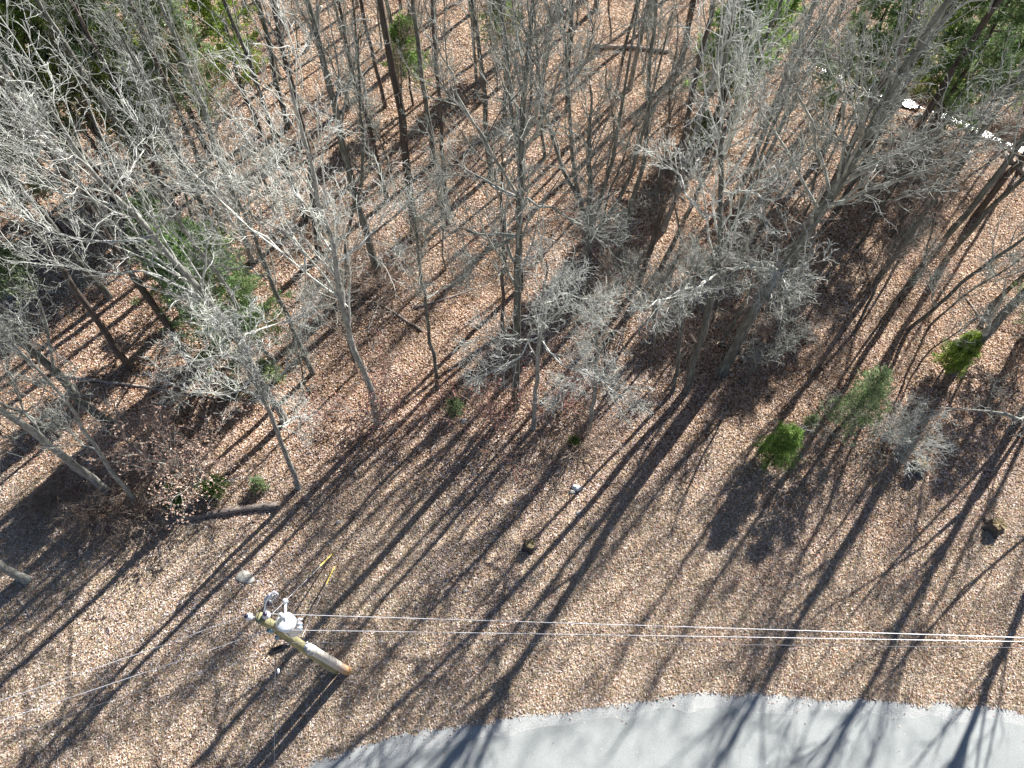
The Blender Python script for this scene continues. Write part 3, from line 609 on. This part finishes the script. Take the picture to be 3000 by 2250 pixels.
for i in range(30):
    for _ in range(50):
        x = rsx.uniform(-28, 28) if i < 16 else rsx.uniform(5, 24); y = rsx.uniform(18, 40) if i < 16 else rsx.uniform(15.5, 32)
        if dseg(np.array([x]), np.array([y]), CREEK)[0] > 2: break
    o = shrub('brown_shrub', None, 9, rsx.uniform(1.4, 2.6), 1.0, 700 + i, 'x', twig=['twig_brown', 'twig'][i % 2], loc=(x, y, 0))
    rr, c_ = region(x, y); o['label'] = 'low %s thicket on the leaves %s, %s' % (['brown', 'grey'][i % 2], rr, c_); o['group'] = o['label'].replace('thicket', 'thickets')

# ------------------------------------------------------------------ evergreens
GREEN = np.array([(.16, .25, .10), (.20, .30, .12), (.12, .20, .08), (.26, .35, .15)])
PALE = np.array([(.28, .38, .18), (.34, .43, .22), (.22, .31, .14), (.40, .46, .26)])
BRIGHT = np.array([(.18, .31, .07), (.24, .38, .09), (.13, .23, .05), (.30, .42, .13)])
YEL = np.array([(.24, .34, .05), (.32, .42, .08), (.16, .26, .05), (.38, .46, .12)])
def evergreen(name, loc, h, rad, n_leaf, pal, seed, label, cat='evergreen tree', z0=.15, size=.11, asp=.28, group=None, nb=40, gaps=.35, trunk_r=None):
    rng = np.random.RandomState(seed); b = np.array(loc, float); b[2] = float(zg(b[0], b[1])); root = empty(name, tuple(b), label, cat, group)
    tr = trunk_r or h * .014 + .01; tg = Geo(); zz = np.linspace(-.1, h * .97, 9)
    T = np.stack([.02 * h * rng.randn(9) * np.linspace(0, 1, 9), .02 * h * rng.randn(9) * np.linspace(0, 1, 9), zz], 1); tg.tubes(T, np.linspace(tr, .01, 9), 8)
    link('trunk', tg.mesh('trunk', M['bark_brown']), root)
    t = z0 + (1 - z0) * (np.arange(nb) + rng.rand(nb)) / nb; a = np.arange(nb) * 2.4 + rng.rand(nb)
    ln = rad * (1 - (t - z0) / (1 - z0)) ** .7 * rng.uniform(.55, 1.15, nb) + .08 * rad
    st = np.stack([np.interp(t * h, zz, T[:, 0]), np.interp(t * h, zz, T[:, 1]), t * h], 1)
    d = np.stack([np.cos(a), np.sin(a), rng.uniform(.15, .6, nb)], 1); K = 6; P = np.empty((nb, K, 3)); P[:, 0] = st; d = unit(d)
    for k in range(1, K): d = unit(d + .12 * rng.randn(nb, 3) + [0, 0, .06]); P[:, k] = P[:, k - 1] + d * (ln / (K - 1))[:, None]
    R1 = np.linspace(1, .3, K)[None] * (.012 + ln * .008)[:, None]; bg_ = Geo(); bg_.tubes(P, R1, 4)
    P2, R2 = grow(P, R1, 9, rad * .38, .2, 1, .8, 4, .2, .05, rng, .6, .004); bg_.tubes(P2, R2, 3)
    link('branches', bg_.mesh('branches', M['bark_brown']), root)
    pi = rng.randint(0, len(P2), n_leaf); s = rng.rand(n_leaf) ** .7 * 2.999; i0 = s.astype(int); fr = (s - i0)[:, None]
    c = P2[pi, i0] * (1 - fr) + P2[pi, i0 + 1] * fr + rng.randn(n_leaf, 3) * .035 * (1 + rad * .4)
    dr = unit(unit(P2[pi, 3] - P2[pi, 0]) + .7 * rng.randn(n_leaf, 3) + [0, 0, .35]); u = unit(np.cross(dr, rng.randn(n_leaf, 3)))
    L = (size * rng.uniform(.6, 1.4, n_leaf))[:, None]; W = L * asp * .5
    V = np.stack([c - u * W * .4, c + dr * L * .5 - u * W, c + dr * L, c + dr * L * .5 + u * W], 1)
    cl = pal[rng.randint(0, len(pal), len(P2))][pi] * (1 + .18 * rng.randn(n_leaf, 1))
    link('foliage', np_mesh('foliage', V.reshape(-1, 3), np.arange(n_leaf * 4).reshape(-1, 4), M['needle'], False, None, np.repeat(np.clip(cl, .01, .9), 4, 0)), root)
    return root
def E(px, *a, **k): return evergreen(a[0], at(*px), *a[1:], **k)
evergreen('cedar_tree', at(640, 900, 3.3), 7.5, 2.9, 30000, GREEN * 1.15, 1, 'large soft green cedar under the big pale leaning tree', z0=.1, size=.15, nb=60)
evergreen('cedar_tree', at(500, 760, 3.2), 6.5, 1.9, 13000, GREEN * 1.15, 21, 'narrower dark green cedar just uphill of the large soft one', z0=.1, size=.15)
E((800,1120), 'cedar_tree', 1.6, .7, 2600, PALE, 2, 'low light green cedar at the right foot of the large soft one')
E((2255,1350), 'cedar_tree', 2.9, .95, 13000, BRIGHT, 3, 'bright green young cedar alone on the leaves at right', z0=.04, nb=60, size=.10)
E((2762,1085), 'cedar_tree', 2.6, .85, 11000, YEL, 4, 'dark green round evergreen bush in front of the thick right trunk', z0=.08, nb=50)
E((2440,1270), 'pine_sapling', 4.6, 1.35, 5200, PALE, 5, 'thin pale green pine sapling among grey twigs on the right', z0=.2, size=.13)
E((640,1440), 'evergreen_bush', .9, .7, 2800, BRIGHT * .75, 6, 'dark green low bush right behind the fallen log', z0=.05)
E((530,1455), 'evergreen_bush', .8, .65, 2500, BRIGHT * .7, 7, 'dark green low bush next to the short broken log', z0=.05)
E((765,1430), 'evergreen_bush', .7, .45, 1300, PALE, 8, 'small light green bush left of the slender tree foot', z0=.05)
E((1335,1215), 'evergreen_bush', 1.2, .5, 1400, PALE * .9, 9, 'small green sprig in shadow left of the central tree foot', z0=.05)
E((1680,1305), 'evergreen_bush', .6, .3, 500, BRIGHT * .8, 10, 'tiny green sprout in the dark shadow patch', z0=.05)
E((2370,1245), 'evergreen_bush', .7, .35, 700, PALE, 30, 'tiny green sprig between the young cedar and the pine sapling', z0=.05)
E((690,1150), 'evergreen_bush', .9, .6, 900, GREEN, 31, 'low dark sprigs below the large soft cedar', z0=.05)
E((2985,1000), 'pine_tree', 6.0, 1.9, 9000, PALE, 11, 'soft pale green pine at the right edge', z0=.2, size=.14)
EC = lambda px, h, f_=.6: tuple(at(*px, z=h * f_)[:2]) + (0.,)
TOPG = [((70,50), 15, 3.6, YEL, 'tall yellow-green pine filling the top left corner'), ((270,110), 13, 2.8, PALE, 'green pine just right of the one in the top left corner'), ((30,290), 11, 2.6, PALE, 'green pine low on the left edge below the corner pine'),
        ((430,60), 13, 2.6, YEL, 'yellow-green pine near the top, third from the left corner'), ((20,480), 8, 1.9, PALE, 'green pine on the left edge among pale limb tips'), ((30,800), 4, 1.5, PALE, 'lowest of the green pines on the left edge'), ((420,400), 4.5, 1.7, PALE, 'small green pine beside the pale fallen log'),
        ((2190,70), 12, 2.5, BRIGHT, 'bright green pine at the top right of centre'), ((2150,160), 9, 1.8, BRIGHT, 'second bright green pine just below the one on the top edge right of centre'), ((2050,385), 2.4, .8, BRIGHT, 'small bright sprig among trunks right of centre'),
        ((2560,140), 11, 2.5, GREEN, 'dark green pine left of the creek'), ((2880,130), 12, 2.6, GREEN, 'dark green pine behind the creek near the right corner'), ((2740,60), 12, 2.4, YEL, 'yellow-green pine touching the top edge above the creek'), ((2790,300), 2.6, 1.1, YEL, 'low yellow-green bush on the creek bank'), ((2990,190), 7, 2.0, GREEN, 'dark green pine on the right edge above the creek'),
        ((1190,170), 5, 1.4, BRIGHT, 'small green pine behind the thick brown pine trunk'), ((1470,45), 5, 1.4, BRIGHT, 'green pine top touching the top edge above the central tree'), ((640,60), 11, 2.0, YEL, 'thin yellow-green pine at the top left of centre'), ((340,270), 8, 2.0, YEL, 'yellow-green pine between the corner pines and the pale fallen log'),
        ((150,230), 10, 2.4, PALE, 'loose light green pine under the top left corner pines'), ((520,180), 11, 2.3, PALE, 'loose light green pine below the yellow-green ones near the top left'), ((160,10), 14, 3.0, YEL, 'broad yellow-green pine wedged between the two at the top left corner'), ((2290,30), 8, 1.8, BRIGHT, 'bright green pine cut by the top edge right of the other bright ones'), ((2940,30), 9, 2.4, PALE, 'pale green pine in the top right corner')]
for i, (px, h, r_, pl, lab) in enumerate(TOPG):
    evergreen('pine_tree' if h > 4 else 'pine_sapling', EC(px, h), h, r_, int(3600 * r_ * (h / 8 + .5)), pl, 40 + i, lab, z0=.3, size=.19, nb=46)

# ------------------------------------------------------------------ fallen wood, stumps, stones
def log(px, r0, r1, label, m='log_grey', name='fallen_log', seed=0, lift=0., cat='log', broken=()):
    rng = np.random.RandomState(seed); Q = []
    for k, p in enumerate(px):
        a = at(*p); z = float(zg(a[0], a[1])); t = k / max(1, len(px) - 1); Q.append((*a[:2], z + (r0 * (1 - t) + r1 * t) * .8 + lift * math.sin(math.pi * t)))
    Q = np.array(Q); b = Q[0].copy(); Q = resample(Q, .35); Q[1:-1] += rng.randn(len(Q) - 2, 3) * .012
    g = Geo(); g.tubes(Q - b, np.linspace(r0, r1, len(Q)) * (1 + .08 * rng.randn(len(Q))), 10, cap=True, lump=.22, rng=rng)
    for t, a_, l_ in broken:
        i = int(t * (len(Q) - 1)); T = unit(Q[min(i + 1, len(Q) - 1)] - Q[max(i - 1, 0)]); d = unit(np.array([-T[1], T[0], .0]) * math.sin(a_) + T * math.cos(a_) + [0, 0, .25])
        PP = np.array([Q[i] - b + d * l_ * s for s in np.linspace(0, 1, 5)]) + rng.randn(5, 3) * .02; g.tubes(PP, np.linspace(r0 * .45, .012, 5), 6)
    o = link(name, g.mesh(name, M[m])); o.location = b; return tag(o, label, cat)
log([(815, 1482), (740, 1488), (660, 1500), (560, 1518), (500, 1520)], .15, .11, 'grey fallen log lying across the leaves with its cut end by the slender tree', seed=1)
log([(566, 1492), (520, 1468), (478, 1442)], .09, .07, 'short broken pale log leaning onto the fallen log', 'dead_wood', seed=2, lift=.1)
log([(180, 1098), (300, 1118), (400, 1130), (520, 1148), (640, 1165), (741, 1172)], .07, .03, 'long thin pale fallen trunk on the left slope', 'dead_wood', seed=3, broken=[(.5, .8, .9), (.8, -.7, .7)])
log([(262, 482), (340, 500), (415, 522)], .14, .12, 'pale fallen log across striped shadows at upper left', 'dead_wood', seed=4)
log([(1740, 138), (1850, 142), (1960, 152)], .12, .1, 'pale yellowish fallen log near the top right of centre', 'dead_wood', seed=5)
log([(1380, 425), (1470, 385), (1560, 340)], .1, .06, 'pale fallen limb behind the central tree', 'dead_wood', seed=6)
log([(55, 1755), (75, 1782), (90, 1810)], .045, .035, 'short pale stick on the grass near the lower left edge', 'dead_wood', 'fallen_stick', seed=7, cat='stick')
log([(612, 1518), (590, 1575), (545, 1640), (505, 1690), (495, 1712)], .03, .012, 'crooked pale branch trailing downhill from the fallen log', 'dead_wood', 'fallen_branch', seed=8, cat='branch', broken=[(.4, 1.0, .5)])
log([(1658, 1641), (1730, 1642)], .02, .012, 'straight thin stick on the leaves below the dark stump', 'dead_wood', 'fallen_stick', seed=9, cat='stick')
log([(1488, 1728), (1545, 1690)], .02, .01, 'thin slanting stick between two long trunk shadows', 'dead_wood', 'fallen_stick', seed=10, cat='stick')
log([(1262, 1322), (1276, 1300)], .05, .03, 'pale chunk of wood among streaky shadows left of centre', 'dead_wood', 'fallen_stick', seed=11, cat='stick')
log([(985, 1535), (1000, 1528)], .05, .04, 'short pale wood chip above the yellow guy guards', 'dead_wood', 'fallen_stick', seed=12, cat='stick')
log([(2762, 1316), (2788, 1320)], .03, .03, 'dark twig scrap on the leaves right of the cut stump', 'log_grey', 'fallen_stick', seed=13, cat='stick')
log([(1181, 1560), (1190, 1580)], .02, .015, 'tiny pale sliver beside the second long shadow', 'dead_wood', 'fallen_stick', seed=14, cat='stick')
log([(2120, 540), (2260, 470), (2330, 420)], .08, .05, 'dark fallen trunk among shadows behind the knobbly-limbed tree', 'log_grey', seed=15)
log([(2940, 450), (2975, 480), (3020, 530)], .12, .1, 'pale log lying on the near creek bank', 'dead_wood', seed=16)
for i in range(34):
    for _ in range(60):
        x = rsx.uniform(-28, 26); y = rsx.uniform(15, 40)
        if dseg(np.array([x]), np.array([y]), CREEK)[0] > 2: break
    a_ = rsx.uniform(0, 3.14); L_ = rsx.uniform(1.2, 4.5); p0 = proj(x, y); xm = x + math.cos(a_) * L_ / 2; ym = y + math.sin(a_) * L_ / 2; p2 = proj(x + math.cos(a_) * L_, y + math.sin(a_) * L_); p1 = proj(xm + rsx.randn() * .15, ym)
    rr, c_ = region(x, y); pale = i % 2; r_ = rsx.uniform(.025, .07)
    lab = '%s fallen branch on the leaves %s, %s' % ('pale' if pale else 'dark', rr, c_)
    o = log([p0, p1, p2], r_, r_ * .4, lab, 'dead_wood' if pale else 'log_grey', 'fallen_branch', seed=60 + i, cat='branch', broken=[(.45, rsx.choice([-.9, .9]), L_ * .25), (.7, rsx.choice([-.8, .8]), L_ * .2)]); o['group'] = lab.replace('branch', 'branches')
# bent white dead tree near the top
b = at(1075, 330); bl = [above(b, 1068, 250), above(b, 1048, 190), above(b, 1040, 120), above(b, 1026, 70), above(b, 1045, 52), above(b, 1090, 60)]
P_ = np.array([b] + bl); P_[0, 2] = -.2
for k in range(1, len(P_)):
    P_[k, 2] = max(P_[k, 2], P_[k - 1, 2] + .05) if k < 5 else P_[k, 2]
g = Geo(); Q = smooth(resample(P_ - P_[0], .3), 2); g.tubes(Q, np.linspace(.09, .03, len(Q)), 8, lump=.2, rng=np.random.RandomState(3))
rr_ = np.linspace(.09, .03, len(Q)); a_, b_ = grow(Q[None], rr_[None], 8, .9, .3, 1, .8, 5, .25, -.02, np.random.RandomState(6), .5, .012); g.tubes(a_, b_, 4)
o = link('dead_tree', g.mesh('dead_tree', M['twig_pale'])); o.location = P_[0]; tag(o, 'bent bone-white dead stem hooked over near the top left of centre', 'dead tree')
b = at(895, 150); P_ = np.array([b - [0, 0, .2], above(b, 915, 80), above(b, 942, 15)]); P_[1:, 2] = [1.2, 2.6]
P_[1] = at(915, 85, 1.0); P_[2] = at(942, 18, 2.2)
g = Geo(); Q = resample(P_ - P_[0], .4); g.tubes(Q, np.linspace(.13, .07, len(Q)), 8, cap=True, lump=.2, rng=np.random.RandomState(4))
o = link('dead_snag', g.mesh('dead_snag', M['twig_pale'])); o.location = P_[0]; tag(o, 'short straight white snag slanting at the top edge left of centre', 'dead tree')

def stump(px, h, r, label, seed, m='bark_grey'):
    rng = np.random.RandomState(seed); b = at(*px); b[2] = float(zg(b[0], b[1])); root = empty('tree_stump', tuple(b), label, 'stump')
    n_ = 22; a = np.arange(n_) * 2 * math.pi / n_; rows = []
    for k, t in enumerate(np.linspace(0, 1, 8)):
        flare = 1 + (1.0 + .55 * np.sin(a * 5 + 1.3 * seed)) * (1 - t) ** 2.6 * .75
        rr = r * flare * (1 + .05 * rng.randn(n_)); rows.append(np.stack([rr * np.cos(a), rr * np.sin(a), np.full(n_, -.05 + t * (h + .05)) + .02 * rng.randn(n_) * (k == 7)], 1))
    V = np.concatenate(rows); q = [(k * n_ + i, k * n_ + (i + 1) % n_, (k + 1) * n_ + (i + 1) % n_, (k + 1) * n_ + i) for k in range(7) for i in range(n_)]
    link('bark', np_mesh('bark', V, q, M[m], True), root)
    top = rows[-1] * [.97, .97, 1]; mid = top * [.5, .5, 1] + rng.randn(n_, 3) * [0, 0, .01]; V = np.concatenate([top, mid, [[0, 0, h]]])
    link('cut_face', np_mesh('cut_face', V, [(i, (i + 1) % n_, n_ + (i + 1) % n_, n_ + i) for i in range(n_)], M['cut_wood'], False, [(n_ + i, n_ + (i + 1) % n_, 2 * n_) for i in range(n_)]), root)
stump((2682, 1375), .62, .24, 'cut tree stump with flared roots and pale sawn top on the right slope', 1)
stump((1553, 1602), .42, .19, 'small dark stump alone on the leaves between two long shadows', 2, 'bark_brown')
stump((2908, 1545), .45, .26, 'low dark stump in the deep shadow near the right edge', 3, 'bark_brown')
def rock(px, r, label, seed, flat=.5, m='stone', name='rock'):
    rng = np.random.RandomState(seed); b = at(*px); b[2] = float(zg(b[0], b[1]))
    nu, nv = 14, 8; V = []
    ph = rng.rand(6) * 6.28
    for j in range(nv + 1):
        th_ = math.pi * j / nv
        for i in range(nu):
            a = 2 * math.pi * i / nu; k = 1 + .16 * math.sin(2 * a + ph[0]) + .12 * math.sin(3 * a + ph[1] + th_ * 2) + .06 * rng.randn()
            V.append((r * k * math.sin(th_) * math.cos(a), r * k * .8 * math.sin(th_) * math.sin(a), r * flat * math.cos(th_) * (1 + .1 * math.sin(3 * a + ph[2])) + r * flat * .3))
    q = [(j * nu + i, (j + 1) * nu + i, (j + 1) * nu + (i + 1) % nu, j * nu + (i + 1) % nu) for j in range(nv) for i in range(nu)]
    o = link(name, np_mesh(name, np.array(V), q, M[m], True)); o.location = b; tag(o, label, 'rock')
rock((1688, 1431), .19, 'whitish knobbly rock on the leaves between two trunk shadows', 1, .7, 'white_stone')
rock((1676, 1442), .13, 'dark small rock touching the whitish knobbly one', 5, .6)
rock((718, 1692), .34, 'flat grey slab of rock crossed by a shadow above the utility pole', 2, .18)
rock((993, 1530), .10, 'small pale stone above the yellow guy guards', 3, .5, 'white_stone', 'small_stone')
rock((1358, 2000 - 768), .13, 'pale stone in the shade beside the green sprig', 4, .5, 'white_stone', 'small_stone')
rock((1695, 1503), .12, 'mossy dark stone under the whitish knobbly rock', 6, .5)
rock((1361, 1732), .09, 'small dark round stone beside the third long shadow', 7, .6)
for i, (px, r_, lab) in enumerate([((2560, 300), .35, 'grey boulder on the near bank at the creek head'), ((2690, 345), .3, 'grey boulder on the near creek bank, second from the left'), ((2850, 405), .38, 'grey boulder on the near creek bank under the big crown'), ((2945, 425), .3, 'grey boulder by the creek close to the right edge')]):
    rock(px, r_, lab, 20 + i, .6)

# ------------------------------------------------------------------ utility pole
pb = at(984, 1962); pb[2] = 0.0
ptop = above(pb, 761, 1808); PH = ptop[2]; axis = unit(ptop - pb)
root = empty('utility_pole', tuple(pb), 'tall greenish wooden utility pole carrying a white transformer', 'utility pole')
g = Geo(); zz = np.linspace(-.02, 1, 14); Q = np.array([(ptop - pb) * t for t in zz]); rr_ = np.linspace(.165, .125, 14); g.tubes(Q, rr_, 20, cap=True); link('post', g.mesh('post', M['pole_green']), root)
def on(z): return (ptop - pb) * (z / PH)
def wp(px, py, z): return at(px, py, z) - pb     # point seen at a pixel and a height, relative to the foot
# transformer can
tz = PH - 1.15; tc_ = wp(858, 1835, tz - .15); tc_ = on(tz) + unit((tc_ - on(tz)) * [1, 1, 0]) * .43
g = Geo(); lathe(g, tc_ + [0, 0, -.42], [(.0, 0), (.20, 0), (.235, .03), (.235, .70), (.245, .70), (.245, .73), (.235, .74), (.235, .78), (.25, .785), (.25, .83), (.20, .88), (.0, .90)], 28)
tr = link('transformer', g.mesh('transformer', M['can']), root)
g = Geo(); dv = unit((tc_ - on(tz)) * [1, 1, 0])
for dz in (-.25, .25): g.box(on(tz) + dv * .165 + [0, 0, dz], (.10, .16, .09), math.atan2(dv[1], dv[0]))
link('mounting_bracket', g.mesh('mounting_bracket', M['galv'], False), tr)
sdv = np.array([-dv[1], dv[0], 0])
for k, s in enumerate((-1, 0, 1)):
    g = Geo(); c = tc_ + sdv * s * .11 + dv * .25 + [0, 0, .12]; lathe(g, c, [(.03, 0), (.03, .03), (.045, .035), (.03, .06), (.03, .09), (.0, .12)], 10, dv); link('low_voltage_bushing', g.mesh('bushing', M['porcelain']), tr)
hb = tc_ + [-.06, .12, .46]
g = Geo()
for k in range(4): lathe(g, hb + [0, 0, k * .07], [(.03, -.02), (.065, 0), (.06, .02), (.03, .05)], 14)
lathe(g, hb + [0, 0, .26], [(.025, 0), (.04, .02), (.03, .07), (0, .09)], 10); link('high_voltage_bushing', g.mesh('hv', M['porcelain']), tr)
g = Geo(); g.tubes(np.array([tc_ + [0, 0, .46], tc_ + [-.02, .28, .50], tc_ + [-.05, .50, .52]]), np.full(3, .035), 8, cap=True); lathe(g, tc_ + [-.05, .5, .45], [(.0, 0), (.07, .01), (.05, .09), (.075, .10), (.05, .18), (0, .2)], 14); link('lightning_arrester', g.mesh('arrester', M['porcelain']), tr)
g = Geo(); g.box(tc_ + dv * .235 + [0, 0, -.28], (.012, .16, .12), math.atan2(dv[1], dv[0])); link('name_plate', g.mesh('plate', M['can_blue'], False), tr)
# top insulators
def insulator(c, ax, sc=1.0):
    g = Geo(); ax = unit(np.array(ax, float))
    lathe(g, c, [(.03, 0), (.03, .05), (.10, .06), (.105, .085), (.05, .12), (.09, .13), (.09, .15), (.045, .19), (.06, .2), (.06, .22), (0, .23)] if sc == 1 else [(.03, 0), (.07, .02), (.03, .06)], 18, ax)
    o = link('insulator', g.mesh('insulator', M['porcelain']), root)
    g = Geo(); lathe(g, np.array(c) + ax * .225, [(.055, 0), (.06, .02), (.04, .06), (0, .065)], 14, ax); link('glazed_cap', g.mesh('cap', M['dark_ins']), o)
tp = ptop - pb
i1 = wp(731, 1806, PH + .0); i2 = wp(780, 1803, PH + .02)
insulator(i1 - [0, 0, .08], (-.15, -.1, 1)); insulator(i2 - [0, 0, .06], (.1, 0, 1))
g = Geo(); g.tubes(np.array([tp + [0, 0, -.15], (tp + i1) / 2 + [0, 0, -.12], i1 + [0, 0, -.06]]), np.full(3, .03), 8, cap=True); g.tubes(np.array([tp + [.05, 0, -.2], i2 + [0, 0, -.05]]), np.full(2, .03), 8, cap=True)
link('pin_bracket', g.mesh('pins', M['galv']), root)
# fuse cutout arm pointing to the back
a0 = tp + [.06, .08, -.35]; a1 = wp(776, 1760, PH - .25); a2 = wp(783, 1750, PH - .2)
g = Geo(); g.tubes(np.array([a0, a1]), np.full(2, .035), 8, cap=True); link('cutout_arm', g.mesh('arm', M['can']), root)
c0 = wp(781, 1757, PH - .15); c1 = wp(803, 1733, PH + .12)
g = Geo()
for t in np.linspace(0, .55, 5): lathe(g, c0 * (1 - t) + c1 * t, [(.03, -.02), (.07, 0), (.065, .02), (.03, .04)], 12, c1 - c0)
g.tubes(np.array([c0, c1]), np.full(2, .03), 8, cap=True); g.tubes(np.array([c0 + [.07, -.05, -.1], c1 + [.07, -.05, -.1]]), np.full(2, .02), 8, cap=True)
g.tubes(np.array([c0 * .9 + c1 * .1, c0 * .9 + c1 * .1 + [.09, -.06, -.12]]), np.full(2, .025), 6, cap=True); g.tubes(np.array([c1, c1 + [.08, -.05, -.1]]), np.full(2, .025), 6, cap=True)
fo = link('fuse_cutout', g.mesh('cutout', M['porcelain']), root)
g = Geo(); lathe(g, c0 + [.04, -.08, -.16], [(0, 0), (.06, .02), (.065, .12), (0, .16)], 12); link('fuse_cap', g.mesh('fusecap', M['dark_ins']), fo)
# jumper lead, dead-end clamps, neutral bracket
n0 = wp(786, 1845, PH - .85); g = Geo(); g.box(n0 + [0.02, 0, -.1], (.12, .10, .22)); g.box(wp(812, 1868, PH - 1.4), (.07, .07, .2)); link('deadend_bracket', g.mesh('deb', M['can_blue'], False), root)
g = Geo()
J = np.array([tc_ + [.0, -.22, .2], tc_ + [.12, -.34, -.05], tc_ + [.02, -.40, -.35], on(tz - .6) + [.0, -.16, -.1]]); g.tubes(smooth(resample(J, .08), 3), np.full(len(resample(J, .08)), .012), 6)
J = np.array([hb + [0, 0, .32], hb + [-.1, .1, .45], c0 + [.05, -.04, .05]]); g.tubes(smooth(resample(J, .08), 3), np.full(len(resample(J, .08)), .011), 6)
J = np.array([c1, c1 + [-.1, -.15, .12], i2 + [0, .04, .24]]); g.tubes(smooth(resample(J, .08), 3), np.full(len(resample(J, .08)), .011), 6)
link('jumper_leads', g.mesh('leads', M['cable']), root)
# old stub pole
sb = at(1017, 1966); sb[2] = 0; st_ = above(sb, 903, 1897)
root2 = empty('stub_pole', tuple(sb), 'shorter weathered grey stub pole, orange at its foot, strapped beside the utility pole', 'pole')
g = Geo(); Q = np.array([(st_ - sb) * t for t in np.linspace(-.02, 1, 12)]); g.tubes(Q, np.linspace(.155, .135, 12), 20, cap=True); link('post', g.mesh('post', M['pole_old']), root2)
g = Geo(); tpp = st_ - sb; lathe(g, tpp + [0, 0, -.42], [(.14, 0), (.155, 0), (.155, .05), (.14, .05)], 18); g.box(tpp + [-.12, .08, -.2], (.08, .08, .10)); g.tubes(np.array([tpp + [-.1, .05, -.1], tpp + [-.02, .12, .12]]), np.full(2, .035), 8, cap=True)
g.tubes(np.array([tpp + [-.02, -.15, -.15], tpp + [.1, -.05, .06]]), np.full(2, .03), 8, cap=True); link('steel_band', g.mesh('band', M['galv']), root2)
g = Geo(); lathe(g, tpp + [-.05, .04, 0], [(.03, 0), (.06, .02), (.06, .08), (.03, .1), (0, .12)], 12); link('spool_insulator', g.mesh('spool', M['porcelain']), root2)

# ------------------------------------------------------------------ wires
def wire(name, P, r, m, label, sag=0., cat='wire', n_=40, ext=None):
    P = [np.array(p, float) for p in P]; b = P[0].copy(); Q = []
    for a_, c_ in zip(P[:-1], P[1:]):
        for t in np.linspace(0, 1, n_, endpoint=False): p = a_ * (1 - t) + c_ * t; p[2] -= sag * 4 * t * (1 - t); Q.append(p)
    Q.append(P[-1]); Q = np.array(Q) - b; g = Geo(); g.tubes(Q, np.full(len(Q), r), 6)
    o = link(name, g.mesh(name, M[m])); o.location = b; return tag(o, label, cat)
W = lambda px, py, z: at(px, py, z)
def beyond(a, c, k): return c + (c - a) * k
i2w = pb + i2 + [0, 0, .2]; i1w = pb + i1 + [0, 0, .2]; nw = pb + n0
a = W(3000, 1868, PH + .25); wire('power_line', [i2w, W(1900, 1833, PH + .1), a, beyond(i2w, a, .6)], .008, 'wire', 'topmost bright wire running right from the pole top insulator')
a = W(3000, 1880, PH - .75); wire('power_line', [nw, W(1900, 1862, PH - .85), a, beyond(nw, a, .6)], .008, 'wire', 'middle bright wire running right from the bracket under the transformer')
cw = pb + wp(845, 1883, PH - 2.3); a = W(3000, 1898, PH - 2.2); wire('cable', [cw, W(1900, 1886, PH - 2.3), a, beyond(cw, a, .6)], .008, 'cable', 'lowest and darkest wire running right from the pole', cat='cable')
a = W(0, 2053, PH - .1); wire('power_line', [i1w, W(470, 1893, PH + .05), a, beyond(i1w, a, .4)], .008, 'wire', 'upper thin wire running left from the pole top')
a = W(0, 2112, PH - .9); wire('power_line', [nw, W(470, 1955, PH - .9), a, beyond(nw, a, .4)], .008, 'wire', 'middle thin wire running left from the pole')
cl = pb + wp(790, 1915, PH - 2.6); a = W(0, 2165, PH - 2.6); wire('cable', [cw, cl, W(470, 2003, PH - 2.55), a, beyond(cl, a, .4)], .009, 'cable', 'lowest thin dark cable running left through the black splice cases', cat='cable')
# black splice cases lashed to the cable
for k, (p0, p1, lab) in enumerate([((792, 1909), (848, 1888), 'upper of the two long black splice cases beside the pole'), ((786, 1916), (836, 1899), 'lower of the two long black splice cases beside the pole')]):
    A_ = W(*p0, PH - 2.55 - .12 * k); B_ = W(*p1, PH - 2.4 - .12 * k); g = Geo(); b = A_.copy(); L_ = B_ - A_
    Q = np.array([L_ * t for t in (0, .06, .14, .5, .86, .94, 1)]); g.tubes(Q, np.array([.02, .05, .075, .075, .075, .05, .02]), 12, cap=True)
    o = link('splice_case', g.mesh('case', M['black'])); o.location = b; tag(o, lab, 'splice case')
s0 = W(808, 1916, PH - 2.65); a = W(803, 2260, 4.2); sc_ = wire('service_cable', [s0, W(806, 1960, PH - 2.9), a, beyond(s0, a, .3)], .009, 'cable', 'thin cable hanging straight down the photo from the splice cases', cat='cable')
g = Geo(); pc = W(815, 1961, PH - 2.95) - s0; lathe(g, pc, [(0, -.03), (.035, 0), (.04, .08), (.02, .12), (0, .14)], 12, unit(a - s0)); link('white_clamp', g.mesh('clamp', M['porcelain']), sc_)
# guy wires with yellow guards
for (anc, gtop, ap, az_, lab) in [((975, 1622), (943, 1663), (799, 1797), PH - .3, 'guy wire with a yellow guard anchored farther back'), ((980, 1661), (950, 1711), (884, 1866), PH - 3.1, 'guy wire with a yellow guard anchored nearer the pole')]:
    A_ = at(*anc); T_ = above(pb, *ap); d = T_ - A_
    ra = empty('guy_wire', tuple(A_), lab, 'guy wire'); g = Geo(); g.tubes(np.array([d * t for t in np.linspace(0, 1, 12)]), np.full(12, .008), 6); link('wire', g.mesh('wire', M['wire']), ra)
    # guard length: nearest point on the guy to the pixel where the yellow ends
    best = min(np.linspace(.02, .6, 200), key=lambda t: (lambda q: (q[0] - gtop[0]) ** 2 + (q[1] - gtop[1]) ** 2)(proj(*(A_ + d * t))))
    g = Geo(); g.tubes(np.array([d * t for t in np.linspace(0, best, 6)]) + [0, 0, .02], np.full(6, .028), 8, cap=True); link('guard', g.mesh('guard', M['yellow']), ra)
